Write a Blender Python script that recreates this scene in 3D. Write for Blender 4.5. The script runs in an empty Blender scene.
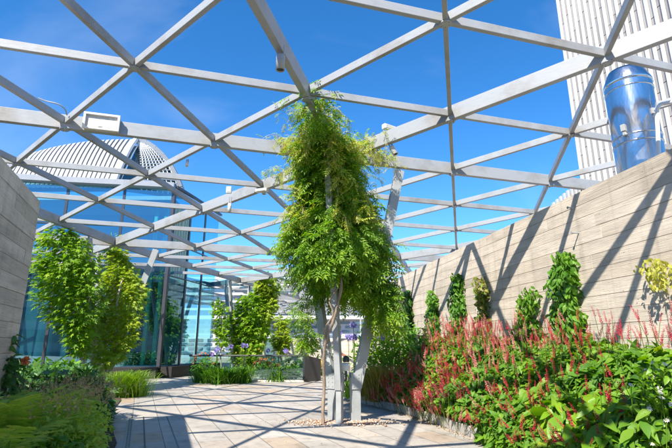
import bpy, math, random
import numpy as np
from mathutils import Vector, Matrix
R = math.radians
rng = np.random.default_rng(7)
random.seed(7)
scn = bpy.context.scene
col = scn.collection

# ------------------------------------------------------------------ camera maths (layout reference only)
CAMZ = 1.4
FPX = 470.0
PIT = math.atan(121.5 / 470)
CP, SP = math.cos(PIT), math.sin(PIT)
def at(px, py, Y):
    a = (px - 336) / FPX; b = -(py - 224) / FPX
    dy = CP - b * SP; dz = SP + b * CP
    t = Y / dy
    return Vector((a * t, Y, CAMZ + dz * t))
def on_floor(px, py, z=0.0):
    a = (px - 336) / FPX; b = -(py - 224) / FPX
    dy = CP - b * SP; dz = SP + b * CP
    t = (z - CAMZ) / dz
    return Vector((a * t, dy * t, z))

# ------------------------------------------------------------------ object helpers
def tag(o, label=None, cat=None, group=None, kind=None):
    if label: o['label'] = label
    if cat: o['category'] = cat
    if group: o['group'] = group
    if kind: o['kind'] = kind
    return o
def empty(name, loc=(0, 0, 0), rz=0.0):
    o = bpy.data.objects.new(name, None); col.objects.link(o)
    o.location = loc; o.rotation_euler = (0, 0, rz); o.empty_display_size = .1
    return o
def link(name, me, mat=None, parent=None, loc=None, rz=None):
    o = bpy.data.objects.new(name, me); col.objects.link(o)
    if mat: me.materials.append(mat)
    if parent: o.parent = parent
    if loc is not None: o.location = loc
    if rz is not None: o.rotation_euler = (0, 0, rz)
    return o
class MB:
    def __init__(s): s.v = []; s.f = []; s.sm = []
    def add(s, vs, fs, smooth=False):
        b = len(s.v); s.v += [tuple(map(float, v)) for v in vs]
        s.f += [tuple(b + i for i in f) for f in fs]; s.sm += [smooth] * len(fs)
    def box(s, c, size, M=None):
        x, y, z = [q / 2 for q in size]
        vs = [Vector((sx * x, sy * y, sz * z)) for sz in (-1, 1) for sy in (-1, 1) for sx in (-1, 1)]
        if M is not None: vs = [M @ v for v in vs]
        vs = [v + Vector(c) for v in vs]
        s.add(vs, [(0, 2, 3, 1), (4, 5, 7, 6), (0, 1, 5, 4), (2, 6, 7, 3), (0, 4, 6, 2), (1, 3, 7, 5)])
    def span(s, x0, x1, y0, y1, z0, z1):
        s.box(((x0 + x1) / 2, (y0 + y1) / 2, (z0 + z1) / 2), (abs(x1 - x0), abs(y1 - y0), abs(z1 - z0)))
    def bar(s, p, q, w, h, up=(0, 0, 1)):
        # a box section from p to q; w across, h along 'up'
        p = Vector(p); q = Vector(q); d = (q - p).normalized(); up = Vector(up)
        sd = d.cross(up)
        if sd.length < 1e-4: sd = d.cross(Vector((0, 1, 0)))
        sd.normalize(); u = sd.cross(d).normalized()
        vs = []
        for P in (p, q):
            for a, b in ((-1, -1), (1, -1), (1, 1), (-1, 1)): vs.append(P + sd * a * w / 2 + u * b * h / 2)
        s.add(vs, [(3, 2, 1, 0), (4, 5, 6, 7), (0, 1, 5, 4), (1, 2, 6, 5), (2, 3, 7, 6), (3, 0, 4, 7)])
    def tube(s, pts, rad, n=8, cap=True, smooth=True):
        pts = [Vector(p) for p in pts]; m = len(pts)
        rad = [rad] * m if not hasattr(rad, '__len__') else rad
        vs = []; prev = None
        for i, p in enumerate(pts):
            d = (pts[min(i + 1, m - 1)] - pts[max(i - 1, 0)]).normalized()
            if prev is None:
                a = d.orthogonal().normalized()
            else:
                a = (prev - d * prev.dot(d)).normalized()
            prev = a; b = d.cross(a)
            for k in range(n):
                t = 2 * math.pi * k / n
                vs.append(p + (a * math.cos(t) + b * math.sin(t)) * rad[i])
        fs = [(i * n + k, i * n + (k + 1) % n, (i + 1) * n + (k + 1) % n, (i + 1) * n + k) for i in range(m - 1) for k in range(n)]
        s.add(vs, fs, smooth)
        if cap: s.add([vs[k] for k in range(n)], [tuple(range(n))[::-1]]); s.add([vs[(m - 1) * n + k] for k in range(n)], [tuple(range(n))])
    def lathe(s, c, prof, n=32, smooth=True):
        c = Vector(c); vs = []
        for r, z in prof:
            for k in range(n):
                t = 2 * math.pi * k / n; vs.append(c + Vector((r * math.cos(t), r * math.sin(t), z)))
        fs = [(i * n + k, i * n + (k + 1) % n, (i + 1) * n + (k + 1) % n, (i + 1) * n + k) for i in range(len(prof) - 1) for k in range(n)]
        s.add(vs, fs, smooth)
    def build(s, name, mat, parent=None, loc=None, rz=None, bevel=0.0):
        me = bpy.data.meshes.new(name); me.from_pydata(s.v, [], s.f)
        me.polygons.foreach_set('use_smooth', s.sm); me.update()
        o = link(name, me, mat, parent, loc, rz)
        if bevel:
            m = o.modifiers.new('bevel', 'BEVEL'); m.width = bevel; m.segments = 2; m.limit_method = 'ANGLE'
        return o

def mesh_np(name, V, F, mat, parent=None, smooth=False):
    # V (n,3), F list of (arrays (m,k)) of equal face size each
    me = bpy.data.meshes.new(name)
    V = np.ascontiguousarray(V, dtype=np.float32)
    me.vertices.add(len(V)); me.vertices.foreach_set('co', V.ravel())
    loops = np.concatenate([f.ravel() for f in F]).astype(np.int32)
    sizes = np.concatenate([np.full(len(f), f.shape[1]) for f in F]).astype(np.int32)
    me.loops.add(len(loops)); me.loops.foreach_set('vertex_index', loops)
    me.polygons.add(len(sizes))
    st = np.concatenate([[0], np.cumsum(sizes)[:-1]]).astype(np.int32)
    me.polygons.foreach_set('loop_start', st)
    if smooth: me.polygons.foreach_set('use_smooth', np.ones(len(sizes), dtype=bool))
    me.update(calc_edges=True); me.validate()
    return link(name, me, mat, parent)

class Leaves:
    """collects many copies of small templates into one mesh"""
    def __init__(s): s.V = []; s.T = []; s.Q = []; s.n = 0
    def put(s, tmpl, pos, d, nrm, size):
        tv, tt, tq = tmpl
        pos = np.asarray(pos, float); d = np.asarray(d, float); nrm = np.asarray(nrm, float)
        N = len(pos); size = np.broadcast_to(np.asarray(size, float), (N,))
        d = d / (np.linalg.norm(d, axis=1, keepdims=True) + 1e-9)
        sd = np.cross(d, nrm); l = np.linalg.norm(sd, axis=1, keepdims=True)
        bad = l[:, 0] < 1e-3; sd[bad] = np.cross(d[bad], [1.0, .2, .1]); sd /= np.linalg.norm(sd, axis=1, keepdims=True)
        up = np.cross(sd, d)
        M = np.stack([sd, d, up], axis=2) * size[:, None, None]
        V = np.einsum('nij,kj->nki', M, tv) + pos[:, None, :]
        m = len(tv); off = (s.n + np.arange(N) * m)[:, None, None]
        s.V.append(V.reshape(-1, 3)); s.n += N * m
        if len(tt): s.T.append((np.asarray(tt)[None] + off).reshape(-1, 3))
        if len(tq): s.Q.append((np.asarray(tq)[None] + off).reshape(-1, 4))
    def build(s, name, mat, parent=None, smooth=False):
        F = []
        if s.T: F.append(np.concatenate(s.T))
        if s.Q: F.append(np.concatenate(s.Q))
        return mesh_np(name, np.concatenate(s.V), F, mat, parent, smooth)

# leaf templates: length 1 along +Y, normal +Z
def t_ovate(w=.5, droop=.18, fold=.09, wav=.03, seed=0, heart=0.0, twist=0.0):
    r = random.Random(seed); ys = [0, .12, .32, .54, .75, .9, 1.0]; ws = [.10 + heart * .3, .62 + heart * .3, 1.0, .92, .58, .26, .0]
    V = []; Q = []; T = []
    for i, (y, q) in enumerate(zip(ys, ws)):
        z = -droop * y ** 1.8 + .03 * math.sin(y * 5); a = twist * y; yy = y - (heart * .1 if i == 0 else 0)
        for sg in (-1, 0, 1):
            x = sg * q * w / 2; zz = z + (abs(sg) * q * fold + sg * math.sin(a) * w * .3 + r.uniform(-wav, wav) * abs(sg))
            V.append((x + .05 * math.sin(y * 3 + seed), yy - (abs(sg) * .03 if i else heart * .12), zz))
    for i in range(5):
        b = i * 3; Q += [(b, b + 1, b + 4, b + 3), (b + 1, b + 2, b + 5, b + 4)]
    T += [(15, 16, 19), (16, 17, 19)]
    return np.array(V), np.array(T), np.array(Q)
def t_diamond(w=.34, fold=.05, droop=.08):
    v = [(0, 0, 0), (-w / 2, .42, fold), (0, 1, -droop), (w / 2, .42, fold)]
    return np.array(v), np.array([(0, 2, 1), (0, 3, 2)]), np.zeros((0, 4), int)
def merge(parts):
    V = []; T = []; Q = []; n = 0
    for v, t, q in parts:
        V.append(v); 
        if len(t): T.append(t + n)
        if len(q): Q.append(q + n)
        n += len(v)
    return np.concatenate(V), (np.concatenate(T) if T else np.zeros((0, 3), int)), (np.concatenate(Q) if Q else np.zeros((0, 4), int))
def xf(tm, pos, d, up, s):
    d = np.array(d, float); d /= np.linalg.norm(d); sd = np.cross(d, up); sd /= np.linalg.norm(sd); u = np.cross(sd, d)
    M = np.stack([sd, d, u], axis=1) * s
    return tm[0] @ M.T + np.array(pos), tm[1], tm[2]
def t_pinnate(pairs=5, seed=0):
    r = random.Random(seed); ps = []
    L = t_diamond(.36, .03, .1)
    for i in range(pairs):
        y = .14 + .66 * i / (pairs - 1); z = -.25 * y * y
        for sgn in (-1, 1):
            ps.append(xf(L, (0, y + r.uniform(-.02, .02), z), (sgn * r.uniform(.8, 1.1), r.uniform(.35, .8), r.uniform(-.55, -.1)), (0, 0, 1), r.uniform(.25, .34)))
    ps.append(xf(L, (0, .86, -.2), (r.uniform(-.2, .2), 1, -.5), (0, 0, 1), .32))
    rv = np.array([(-.008, 0, 0), (.008, 0, 0), (-.006, .9, -.22), (.006, .9, -.22)])
    ps.append((rv, np.zeros((0, 3), int), np.array([(0, 1, 3, 2)])))
    return merge(ps)
PINN = [t_pinnate(5, i) for i in range(5)]
def t_lobed(seed=0):
    r = random.Random(seed); v = [(0, .35, .03)]
    lob = [(-150, .35), (-120, .22), (-100, .55), (-72, .3), (-48, .75), (-24, .36), (0, 1.0), (24, .36), (48, .75), (72, .3), (100, .55), (120, .22), (150, .35)]
    for a, rad in lob:
        rad *= .62 * r.uniform(.9, 1.1)
        v.append((math.sin(R(a)) * rad, .35 + math.cos(R(a)) * rad, -.22 * rad * rad + r.uniform(-.02, .02)))
    t = [(0, i + 1, i + 2) for i in range(len(lob) - 1)] + [(0, len(lob), 1)]
    t = [(a, c, b) for a, b, c in t]
    return np.array(v), np.array(t), np.zeros((0, 4), int)
LOBED = [t_lobed(i) for i in range(4)]
OVATE = [t_ovate(.52, .2, .07, .02, 1), t_ovate(.46, .38, .10, .03, 2, 0, .5), t_ovate(.6, .1, .05, .03, 3, .5), t_ovate(.5, .55, .02, .04, 4, .3, -.6), t_ovate(.40, .25, .16, .02, 5)]
def unit(n):
    v = rng.normal(size=(n, 3)); return v / np.linalg.norm(v, axis=1, keepdims=True)

# ------------------------------------------------------------------ materials
class NT:
    def __init__(s, name):
        s.m = bpy.data.materials.new(name); s.m.use_nodes = True; s.t = s.m.node_tree; s.t.nodes.clear()
        s.out = s.t.nodes.new('ShaderNodeOutputMaterial')
    def n(s, typ, **kw):
        nd = s.t.nodes.new(typ)
        for k, v in kw.items(): setattr(nd, k, v)
        return nd
    def put(s, sock, v):
        if isinstance(v, bpy.types.NodeSocket): s.t.links.new(v, sock)
        elif isinstance(v, (tuple, list)) and sock.type == 'RGBA' and len(v) == 3: sock.default_value = (*v, 1)
        else: sock.default_value = v
    def math(s, op, a, b=None, c=None):
        nd = s.n('ShaderNodeMath', operation=op); s.put(nd.inputs[0], a)
        if b is not None: s.put(nd.inputs[1], b)
        if c is not None: s.put(nd.inputs[2], c)
        return nd.outputs[0]
    def mix(s, f, a, b, blend='MIX'):
        nd = s.n('ShaderNodeMix', data_type='RGBA', blend_type=blend); s.put(nd.inputs[0], f); s.put(nd.inputs[6], a); s.put(nd.inputs[7], b)
        return nd.outputs[2]
    def obj(s): return s.n('ShaderNodeTexCoord').outputs['Object']
    def mapping(s, vec, scale=(1, 1, 1), rot=(0, 0, 0), loc=(0, 0, 0)):
        nd = s.n('ShaderNodeMapping'); s.put(nd.inputs[0], vec); nd.inputs[1].default_value = loc; nd.inputs[2].default_value = rot; nd.inputs[3].default_value = scale
        return nd.outputs[0]
    def noise(s, vec, scale=5, detail=4, rough=.55):
        nd = s.n('ShaderNodeTexNoise'); s.put(nd.inputs['Vector'], vec); nd.inputs['Scale'].default_value = scale; nd.inputs['Detail'].default_value = detail; nd.inputs['Roughness'].default_value = rough
        return nd.outputs[0]
    def ramp(s, f, stops):
        nd = s.n('ShaderNodeValToRGB'); s.put(nd.inputs[0], f); e = nd.color_ramp.elements
        while len(e) < len(stops): e.new(.5)
        for i, (p, c) in enumerate(stops):
            e[i].position = p; e[i].color = (*c, 1) if len(c) == 3 else c
        return nd.outputs[0]
    def rampv(s, f, stops): return s.ramp(f, [(p, (c, c, c)) for p, c in stops])
    def bump(s, h, dist=.01, strength=1.0):
        nd = s.n('ShaderNodeBump'); s.put(nd.inputs['Height'], h); nd.inputs['Distance'].default_value = dist; nd.inputs['Strength'].default_value = strength
        return nd.outputs[0]
    def pbr(s, base, rough=.6, metal=0.0, normal=None, spec=.5, **kw):
        nd = s.n('ShaderNodeBsdfPrincipled'); s.put(nd.inputs['Base Color'], base); s.put(nd.inputs['Roughness'], rough); s.put(nd.inputs['Metallic'], metal)
        s.put(nd.inputs['Specular IOR Level'], spec)
        if normal is not None: s.put(nd.inputs['Normal'], normal)
        for k, v in kw.items(): s.put(nd.inputs[k], v)
        return nd.outputs[0]
    def end(s, sh): s.t.links.new(sh, s.out.inputs[0]); return s.m

def simple(name, c, rough=.6, metal=0.0, var=.15, scale=8, spec=.5):
    t = NT(name); n = t.noise(t.obj(), scale, 5)
    k = t.rampv(n, [(.3, 1 - var), (.7, 1.0)])
    return t.end(t.pbr(t.mix(1.0, c, k, 'MULTIPLY'), rough, metal, spec=spec))
def leaf_mat(name, stops, trans=.35, rough=.42, clump=1.3, tint=None):
    t = NT(name); g = t.n('ShaderNodeNewGeometry').outputs['Random Per Island']
    n = t.noise(t.obj(), clump, 2)
    f = t.math('ADD', t.math('MULTIPLY', g, .6), t.math('MULTIPLY', t.math('SUBTRACT', n, .3), 1.0))
    c = t.ramp(f, stops)
    hs = t.n('ShaderNodeHueSaturation'); t.put(hs.inputs['Color'], c); hs.inputs['Saturation'].default_value = 1.1; hs.inputs['Value'].default_value = 1.75
    tr = t.n('ShaderNodeBsdfTranslucent'); t.put(tr.inputs[0], t.mix(1.0, hs.outputs[0], tint or (1.0, .95, .45), 'MULTIPLY'))
    p = t.pbr(c, rough + .08, 0, t.bump(t.noise(t.obj(), 38, 3), .006, .6), spec=.4)
    mx = t.n('ShaderNodeMixShader'); mx.inputs[0].default_value = trans; t.t.links.new(p, mx.inputs[1]); t.t.links.new(tr.outputs[0], mx.inputs[2])
    return t.end(mx.outputs[0])

def m_steel(name='painted_steel', c=(.30, .315, .325), stain=(.19, .17, .135), rough=.38):
    t = NT(name); o = t.obj()
    a = t.noise(o, 1.1, 6, .65); b = t.noise(t.mapping(o, (1, 1, 6)), 6, 4)
    f = t.rampv(a, [(.48, 0.0), (.72, .85)]); g = t.rampv(b, [(.35, .95), (.65, 1.0)])
    base = t.mix(1.0, t.mix(f, c, stain), g, 'MULTIPLY')
    r = t.math('ADD', t.math('MULTIPLY', b, .25), rough - .1)
    return t.end(t.pbr(base, r, 0.0, t.bump(b, .002, .3)))
M_STEEL = m_steel()
M_LEG = m_steel('galvanised_steel', (.34, .36, .37), (.22, .23, .23), .35)
M_LEGD = m_steel('grey_steel', (.30, .32, .34), (.2, .21, .22), .4)

def m_concrete(name, c1, c2, c3):
    t = NT(name); o = t.obj(); isl = t.n('ShaderNodeNewGeometry').outputs['Random Per Island']
    cb = t.n('ShaderNodeCombineXYZ'); t.put(cb.inputs[0], t.math('MULTIPLY', isl, 37.0)); t.put(cb.inputs[2], t.math('MULTIPLY', isl, 11.0)); va = t.n('ShaderNodeVectorMath'); t.put(va.inputs[0], o); t.put(va.inputs[1], cb.outputs[0]); o2 = va.outputs[0]
    grain = t.noise(t.mapping(o2, (.7, 1, 20)), 3.0, 9, .72)
    big = t.noise(t.mapping(o2, (.5, 1, 3.0)), 1.6, 6, .65); drip = t.noise(t.mapping(o, (3.5, 1, .25)), 1.6, 6, .6)
    c = t.ramp(isl, [(0, c1), (.5, c2), (1, c3)])
    c = t.mix(1.0, c, t.rampv(grain, [(.3, .6), (.45, .9), (.7, 1.06)]), 'MULTIPLY')
    c = t.mix(1.0, c, t.rampv(big, [(.32, .72), (.6, 1.03)]), 'MULTIPLY'); c = t.mix(1.0, c, t.rampv(drip, [(.3, .8), (.5, 1.0)]), 'MULTIPLY')
    vo = t.n('ShaderNodeTexVoronoi'); t.put(vo.inputs['Vector'], o); vo.inputs['Scale'].default_value = 5.5
    hole = t.rampv(vo.outputs['Distance'], [(.035, .35), (.06, 1.0)])
    c = t.mix(1.0, c, hole, 'MULTIPLY')
    return t.end(t.pbr(c, .85, 0, t.bump(t.math('ADD', grain, t.math('MULTIPLY', big, .4)), .012, .9), spec=.25))
M_WALL = m_concrete('board_marked_concrete', (.62, .54, .44), (.70, .62, .52), (.54, .47, .385))
M_WALL2 = m_concrete('grey_board_concrete', (.60, .54, .455), (.66, .60, .51), (.53, .48, .40))

def m_paving():
    t = NT('stone_paving'); o = t.mapping(t.obj(), (1, 1, 1), (0, 0, R(-22)), (0, 0, 0))
    # rotate so that local y runs along the joints
    sep = t.n('ShaderNodeSeparateXYZ'); t.put(sep.inputs[0], o)
    W, L = .47, .86
    rowf = t.math('DIVIDE', sep.outputs[0], W); row = t.math('FLOOR', rowf)
    wn = t.n('ShaderNodeTexWhiteNoise', noise_dimensions='1D'); t.put(wn.inputs['W'], row)
    colf = t.math('ADD', t.math('DIVIDE', sep.outputs[1], L), wn.outputs['Value']); cl = t.math('FLOOR', colf)
    comb = t.n('ShaderNodeCombineXYZ'); t.put(comb.inputs[0], row); t.put(comb.inputs[1], cl)
    w2 = t.n('ShaderNodeTexWhiteNoise', noise_dimensions='2D'); t.put(w2.inputs['Vector'], comb.outputs[0])
    c = t.ramp(w2.outputs['Value'], [(0, (.40, .38, .35)), (.3, (.44, .395, .34)), (.6, (.38, .355, .325)), (.72, (.43, .35, .265)), (.86, (.46, .43, .385)), (1, (.42, .32, .23))])
    def edge(fv, size, g):
        fr = t.math('FRACT', fv); d = t.math('MINIMUM', fr, t.math('SUBTRACT', 1.0, fr))
        return t.math('LESS_THAN', t.math('MULTIPLY', d, size), g)
    j = t.math('MAXIMUM', edge(rowf, W, .006), edge(colf, L, .004))
    n1 = t.noise(t.obj(), 9, 6, .6); n2 = t.noise(t.obj(), .8, 3)
    c = t.mix(1.0, c, t.rampv(n1, [(.3, .84), (.7, 1.05)]), 'MULTIPLY')
    c = t.mix(1.0, c, t.rampv(n2, [(.3, .76), (.65, 1.05)]), 'MULTIPLY')
    n3 = t.noise(t.obj(), 3.2, 7, .7); c = t.mix(1.0, c, t.rampv(n3, [(.34, .72), (.46, 1.0)]), 'MULTIPLY'); c = t.mix(j, c, (.13, .115, .10))
    h = t.math('SUBTRACT', t.math('MULTIPLY', n1, .3), j)
    return t.end(t.pbr(c, t.math('ADD', .45, t.math('MULTIPLY', n1, .3)), 0, t.bump(h, .004, .8), spec=.35))
M_PAVE = m_paving()

def m_soil():
    t = NT('bark_soil'); n = t.noise(t.obj(), 14, 6, .7)
    return t.end(t.pbr(t.ramp(n, [(.3, (.03, .02, .014)), (.7, (.10, .07, .045))]), .95, 0, t.bump(n, .03)))
M_SOIL = m_soil()

def m_glass(name, tint=(.25, .62, .70), refl=.45, rcol=(.75, .9, 1.0)):
    t = NT(name)
    tr = t.n('ShaderNodeBsdfTransparent'); tr.inputs[0].default_value = (*tint, 1)
    gl = t.n('ShaderNodeBsdfGlossy'); gl.inputs[0].default_value = (*rcol, 1); gl.inputs['Roughness'].default_value = .015
    nz = t.noise(t.obj(), .35, 2); t.put(gl.inputs['Normal'], t.bump(nz, .012, .4))
    lw = t.n('ShaderNodeLayerWeight'); lw.inputs[0].default_value = .35
    f = t.math('MINIMUM', t.math('ADD', refl, t.math('MULTIPLY', lw.outputs['Fresnel'], .5)), 1.0)
    mx = t.n('ShaderNodeMixShader'); t.put(mx.inputs[0], f); t.t.links.new(tr.outputs[0], mx.inputs[1]); t.t.links.new(gl.outputs[0], mx.inputs[2])
    return t.end(mx.outputs[0])
M_GLASS = m_glass('blue_green_glass', (.26, .60, .66), .28, (.40, .72, .86))
M_GLASSC = m_glass('clear_glass', (.72, .84, .80), .07)
M_DARK = simple('dark_metal', (.035, .037, .04), .35)
M_PLINTH = simple('dark_stone', (.018, .015, .014), .7)
M_WHITE = simple('white_paint', (.72, .72, .70), .4, var=.12)
M_CREAM = simple('cream_housing', (.62, .58, .49), .45, var=.3, scale=14)
M_GREY = simple('grey_band', (.30, .32, .35), .35)
M_MUL = simple('mullion_grey', (.07, .073, .085), .3, .4)

def m_bark(name='vine_bark', c1=(.17, .125, .09), c2=(.34, .27, .20)):
    t = NT(name); n = t.noise(t.mapping(t.obj(), (8, 8, 1.5)), 5, 5)
    return t.end(t.pbr(t.ramp(n, [(.3, c1), (.7, c2)]), .85, 0, t.bump(n, .01)))
M_BARK = m_bark(); M_BARKP = m_bark('pale_bark', (.3, .25, .19), (.5, .45, .38))

G_WIS = leaf_mat('wisteria_leaf', [(0, (.05, .14, .010)), (.3, (.10, .23, .012)), (.6, (.17, .31, .015)), (1, (.30, .39, .03))], .45, clump=1.0)
G_YOUNG = leaf_mat('young_leaf', [(0, (.22, .34, .03)), (.45, (.36, .43, .05)), (.75, (.46, .43, .10)), (1, (.48, .32, .17))], .4)
G_MAPLE = leaf_mat('lobed_leaf', [(0, (.07, .18, .010)), (.4, (.14, .28, .012)), (.75, (.22, .37, .018)), (1, (.32, .42, .03))], .48)
G_MAPLEY = leaf_mat('yellow_green_leaf', [(0, (.13, .25, .012)), (.5, (.25, .36, .02)), (1, (.36, .40, .03))], .42)
G_WALL = leaf_mat('climber_leaf', [(0, (.05, .14, .012)), (.5, (.09, .23, .018)), (1, (.17, .32, .03))], .3, .38)
G_WALLY = leaf_mat('golden_leaf', [(0, (.25, .30, .04)), (1, (.50, .48, .10))], .35)
G_WALLG = leaf_mat('bronze_green_leaf', [(0, (.08, .16, .02)), (.6, (.18, .24, .03)), (1, (.28, .16, .06))], .3)
G_BIST = leaf_mat('bistort_leaf', [(0, (.05, .14, .014)), (.4, (.10, .24, .02)), (.8, (.19, .33, .028)), (1, (.33, .37, .04))], .4, .48)
G_BIG = leaf_mat('broad_leaf', [(0, (.07, .19, .012)), (.5, (.14, .29, .016)), (1, (.25, .38, .02))], .35, .32)
G_DARK = leaf_mat('dark_leaf', [(0, (.03, .09, .016)), (.6, (.06, .16, .024)), (1, (.11, .23, .035))], .2, .3)
G_FERN = leaf_mat('fern_leaf', [(0, (.20, .34, .05)), (.5, (.34, .50, .08)), (.85, (.48, .54, .11)), (1, (.48, .37, .16))], .42, .55)
G_GRASS = leaf_mat('grass_blade', [(0, (.12, .25, .02)), (.5, (.20, .35, .035)), (1, (.32, .42, .06))], .3, .5)
G_GRASSY = leaf_mat('golden_grass_blade', [(0, (.17, .20, .03)), (.5, (.30, .27, .06)), (1, (.36, .17, .07))], .3, .5)
G_BROWN = leaf_mat('brown_seedhead', [(0, (.32, .25, .12)), (.5, (.42, .31, .17)), (1, (.48, .42, .25))], .15, .8)
def flower(name, c1, c2, tr=.25):
    t = NT(name); g = t.n('ShaderNodeNewGeometry').outputs['Random Per Island']
    c = t.mix(g, c1, c2); p = t.pbr(c, .6, 0, spec=.3); x = t.n('ShaderNodeBsdfTranslucent'); t.put(x.inputs[0], c)
    mx = t.n('ShaderNodeMixShader'); mx.inputs[0].default_value = tr; t.t.links.new(p, mx.inputs[1]); t.t.links.new(x.outputs[0], mx.inputs[2])
    return t.end(mx.outputs[0])
F_RED = flower('crimson_flower', (.36, .012, .035), (.55, .05, .07))
F_PINK = flower('salmon_flower', (.50, .12, .12), (.66, .32, .27))
F_PURP = flower('lilac_flower', (.30, .24, .62), (.46, .38, .78))
F_WHITE = flower('white_flower', (.75, .72, .66), (.8, .78, .76))
F_YEL = flower('yellow_flower', (.75, .52, .03), (.78, .62, .08))
F_ORA = flower('orange_flower', (.72, .16, .05), (.78, .30, .12))

# ------------------------------------------------------------------ setting
def sheet(name, pts, z, mat, kind='structure'):
    me = bpy.data.meshes.new(name); me.from_pydata([(x, y, z) for x, y in pts], [], [tuple(range(len(pts)))]); me.update()
    o = link(name, me, mat); o['kind'] = kind; return o
sheet('ground', [(-4000, -4000), (4000, -4000), (4000, 4000), (-4000, 4000)], -50, simple('city_ground', (.16, .16, .155), .9, scale=.02, var=.4))
m = MB(); m.span(-45, 30, -30, 57, -1.2, 0); o = m.build('paving', M_PAVE); o['kind'] = 'structure'

def ramp_x(Y): return 4.07 - .1669 * (Y - 7.18)            # line of the right wall
def board_wall(name, length, height, mat, loc, rz, bw=.205, thick=.35, seed=1, ret=0.0):
    # local x along the wall, visible face at y=0 looking to -y
    r = random.Random(seed); m = MB(); n = int(height / bw); bw = height / n
    m.span(0, length, .012, thick, 0, height - .002)
    for i in range(n):
        x = -r.uniform(0, 2.5)
        while x < length:
            l = r.uniform(2.4, 4.2); x0, x1 = max(x, 0), min(x + l, length)
            if x1 - x0 > .02:
                d = r.uniform(0, .008); g = .0035
                m.span(x0 + g * .5, x1 - g * .5, -d, .02, i * bw + g, (i + 1) * bw - g + (0.003 if i == n - 1 else 0))
            x += l
    o = m.build(name, mat, None, loc, rz)
    return o
WDX, WDY = -.1646, .98636
# the right wall runs away from the camera: face looks to the left
y0 = -6.0
rw = board_wall('concrete_wall', 29.5, 3.86, M_WALL, (ramp_x(y0 + 28 + 1.1), y0 + 29.1, 0), math.atan2(-WDY, -WDX), seed=3)
tag(rw, 'tall sunlit board-marked concrete wall behind the red flower bed, with diagonal beam shadows', 'wall')
# left wall: far corner at (-4.81, 7.31), runs back past the camera; its end returns to the left
lwy = R(-19.3); dl = Vector((-math.sin(lwy), -math.cos(lwy), 0)) * -1   # direction away from the camera
dirb = Vector((.33, -.944, 0)).normalized()
L0 = Vector((-4.81, 7.31, 0)) + dirb * 11.0
lw = board_wall('concrete_wall', 11.0, 3.66, M_WALL2, (L0.x, L0.y, 0), math.atan2(-dirb.y, -dirb.x), seed=9)
# flip so the boards look towards the path (right): local -y must point to +x side
tag(lw, 'shaded grey board-marked concrete wall at the left edge beside the ferns', 'wall')
m = MB(); m.span(0, 4.6, 0, .33, 0, 3.65)
rt = m.build('return_wall', M_WALL2, lw, (11.0 - .34, .36, 0), R(92) )
# far low wall
fw = board_wall('concrete_wall', 16, 1.85, M_WALL, (-6.5, 31.5, 0), R(2), seed=5)
tag(fw, 'low pale concrete wall far behind the glass balustrade', 'wall')

# ------------------------------------------------------------------ pergola
UD = np.array([2.57125691, .75553937]); VD = np.array([.61669298, 2.39815075]); OO = np.array([-6.2464, 3.1603])
U = 1.4 / .345
def node(r, k):
    q = OO + k * UD + r * VD
    z = CAMZ + U + .012 * q[0] - .0587 * (min(q[1], 17.5) - 2 * U) + .012 * max(0, q[1] - 17.5) * 0
    return Vector((q[0], q[1], z))
XMIN, XMAX, YMIN, YMAX = -24, 8.6, -7, 56
def inside(p): return XMIN <= p.x <= (XMAX if p.y < 30 else 3.5) and YMIN <= p.y <= YMAX and not (p.x < -7.5 and 19.6 < p.y) 
perg = empty('pergola', tuple(Vector((node(2, 2).x, node(2, 2).y, 0))))
tag(perg, 'large pale grey steel lattice pergola of triangular bays over the whole roof terrace', 'pergola')
def place(o, parent):
    o.parent = parent; o.matrix_parent_inverse = Matrix.Translation(parent.location).inverted()
def beam(pts, prim, off):
    pts = [p for p in pts]
    w, h = (.11, .27) if prim else (.07, .13)
    m = MB(); V = []
    d = (pts[-1] - pts[0]); d.z = 0; d.normalize(); sd = Vector((d.y, -d.x, 0))
    pts = [pts[0] - d * .35] + pts[1:-1] + [pts[-1] + d * .35] if len(pts) > 2 else [pts[0] - d * .35, pts[-1] + d * .35]
    for p in pts:
        t = p.z + (.13 if prim else .075) + off; b = t - h - off * .7
        for a, z in ((-1, b), (1, b), (1, t), (-1, t)): V.append(Vector((p.x, p.y, 0)) + sd * a * w / 2 + Vector((0, 0, z)))
    n = len(pts); F = [(3, 2, 1, 0), tuple(4 * (n - 1) + i for i in range(4))]
    for i in range(n - 1):
        for k in range(4): F.append((4 * i + k, 4 * i + (k + 1) % 4, 4 * i + 4 + (k + 1) % 4, 4 * i + 4 + k))
    m.add(V, F); o = m.build('beam', M_STEEL, bevel=.007); place(o, perg); return o
K = range(-22, 18)
fams = []
for r in range(-5, 23): fams.append(([node(r, k) for k in K], r % 4 == 2, 0.0))
for k in range(-9, 9): fams.append(([node(r, k) for r in range(-16, 24)], k % 4 == 2, .003))
for s_ in range(-9, 22): fams.append(([node(s_ - k, k) for k in K], s_ % 4 == 0, .006))
for pts, prim, off in fams:
    q = [p for p in pts if inside(p)]
    if len(q) >= 2: beam(q, prim, off)
# small cover plates and bolt heads at the nodes in view
def hub(r, k):
    p = node(r, k); prim = (r % 4 == 2) or (k % 4 == 2) or ((r + k) % 4 == 0)
    m = MB(); t = p.z - (.148 if prim else .062)
    m.lathe((p.x, p.y, t - .008), [(0.001, 0), (.085, 0), (.085, .012), (.001, .012)], 14, False)
    for a in range(6): 
        ang = R(15 + 60 * a); m.lathe((p.x + .062 * math.cos(ang), p.y + .062 * math.sin(ang), t - .02), [(.001, 0), (.011, 0), (.011, .014), (.001, .014)], 6, False)
    return m
for r in range(-1, 7):
    for k in range(-3, 6):
        p = node(r, k)
        if inside(p) and p.y > 1: place(hub(r, k).build('node_plate', M_LEG), perg)

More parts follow.
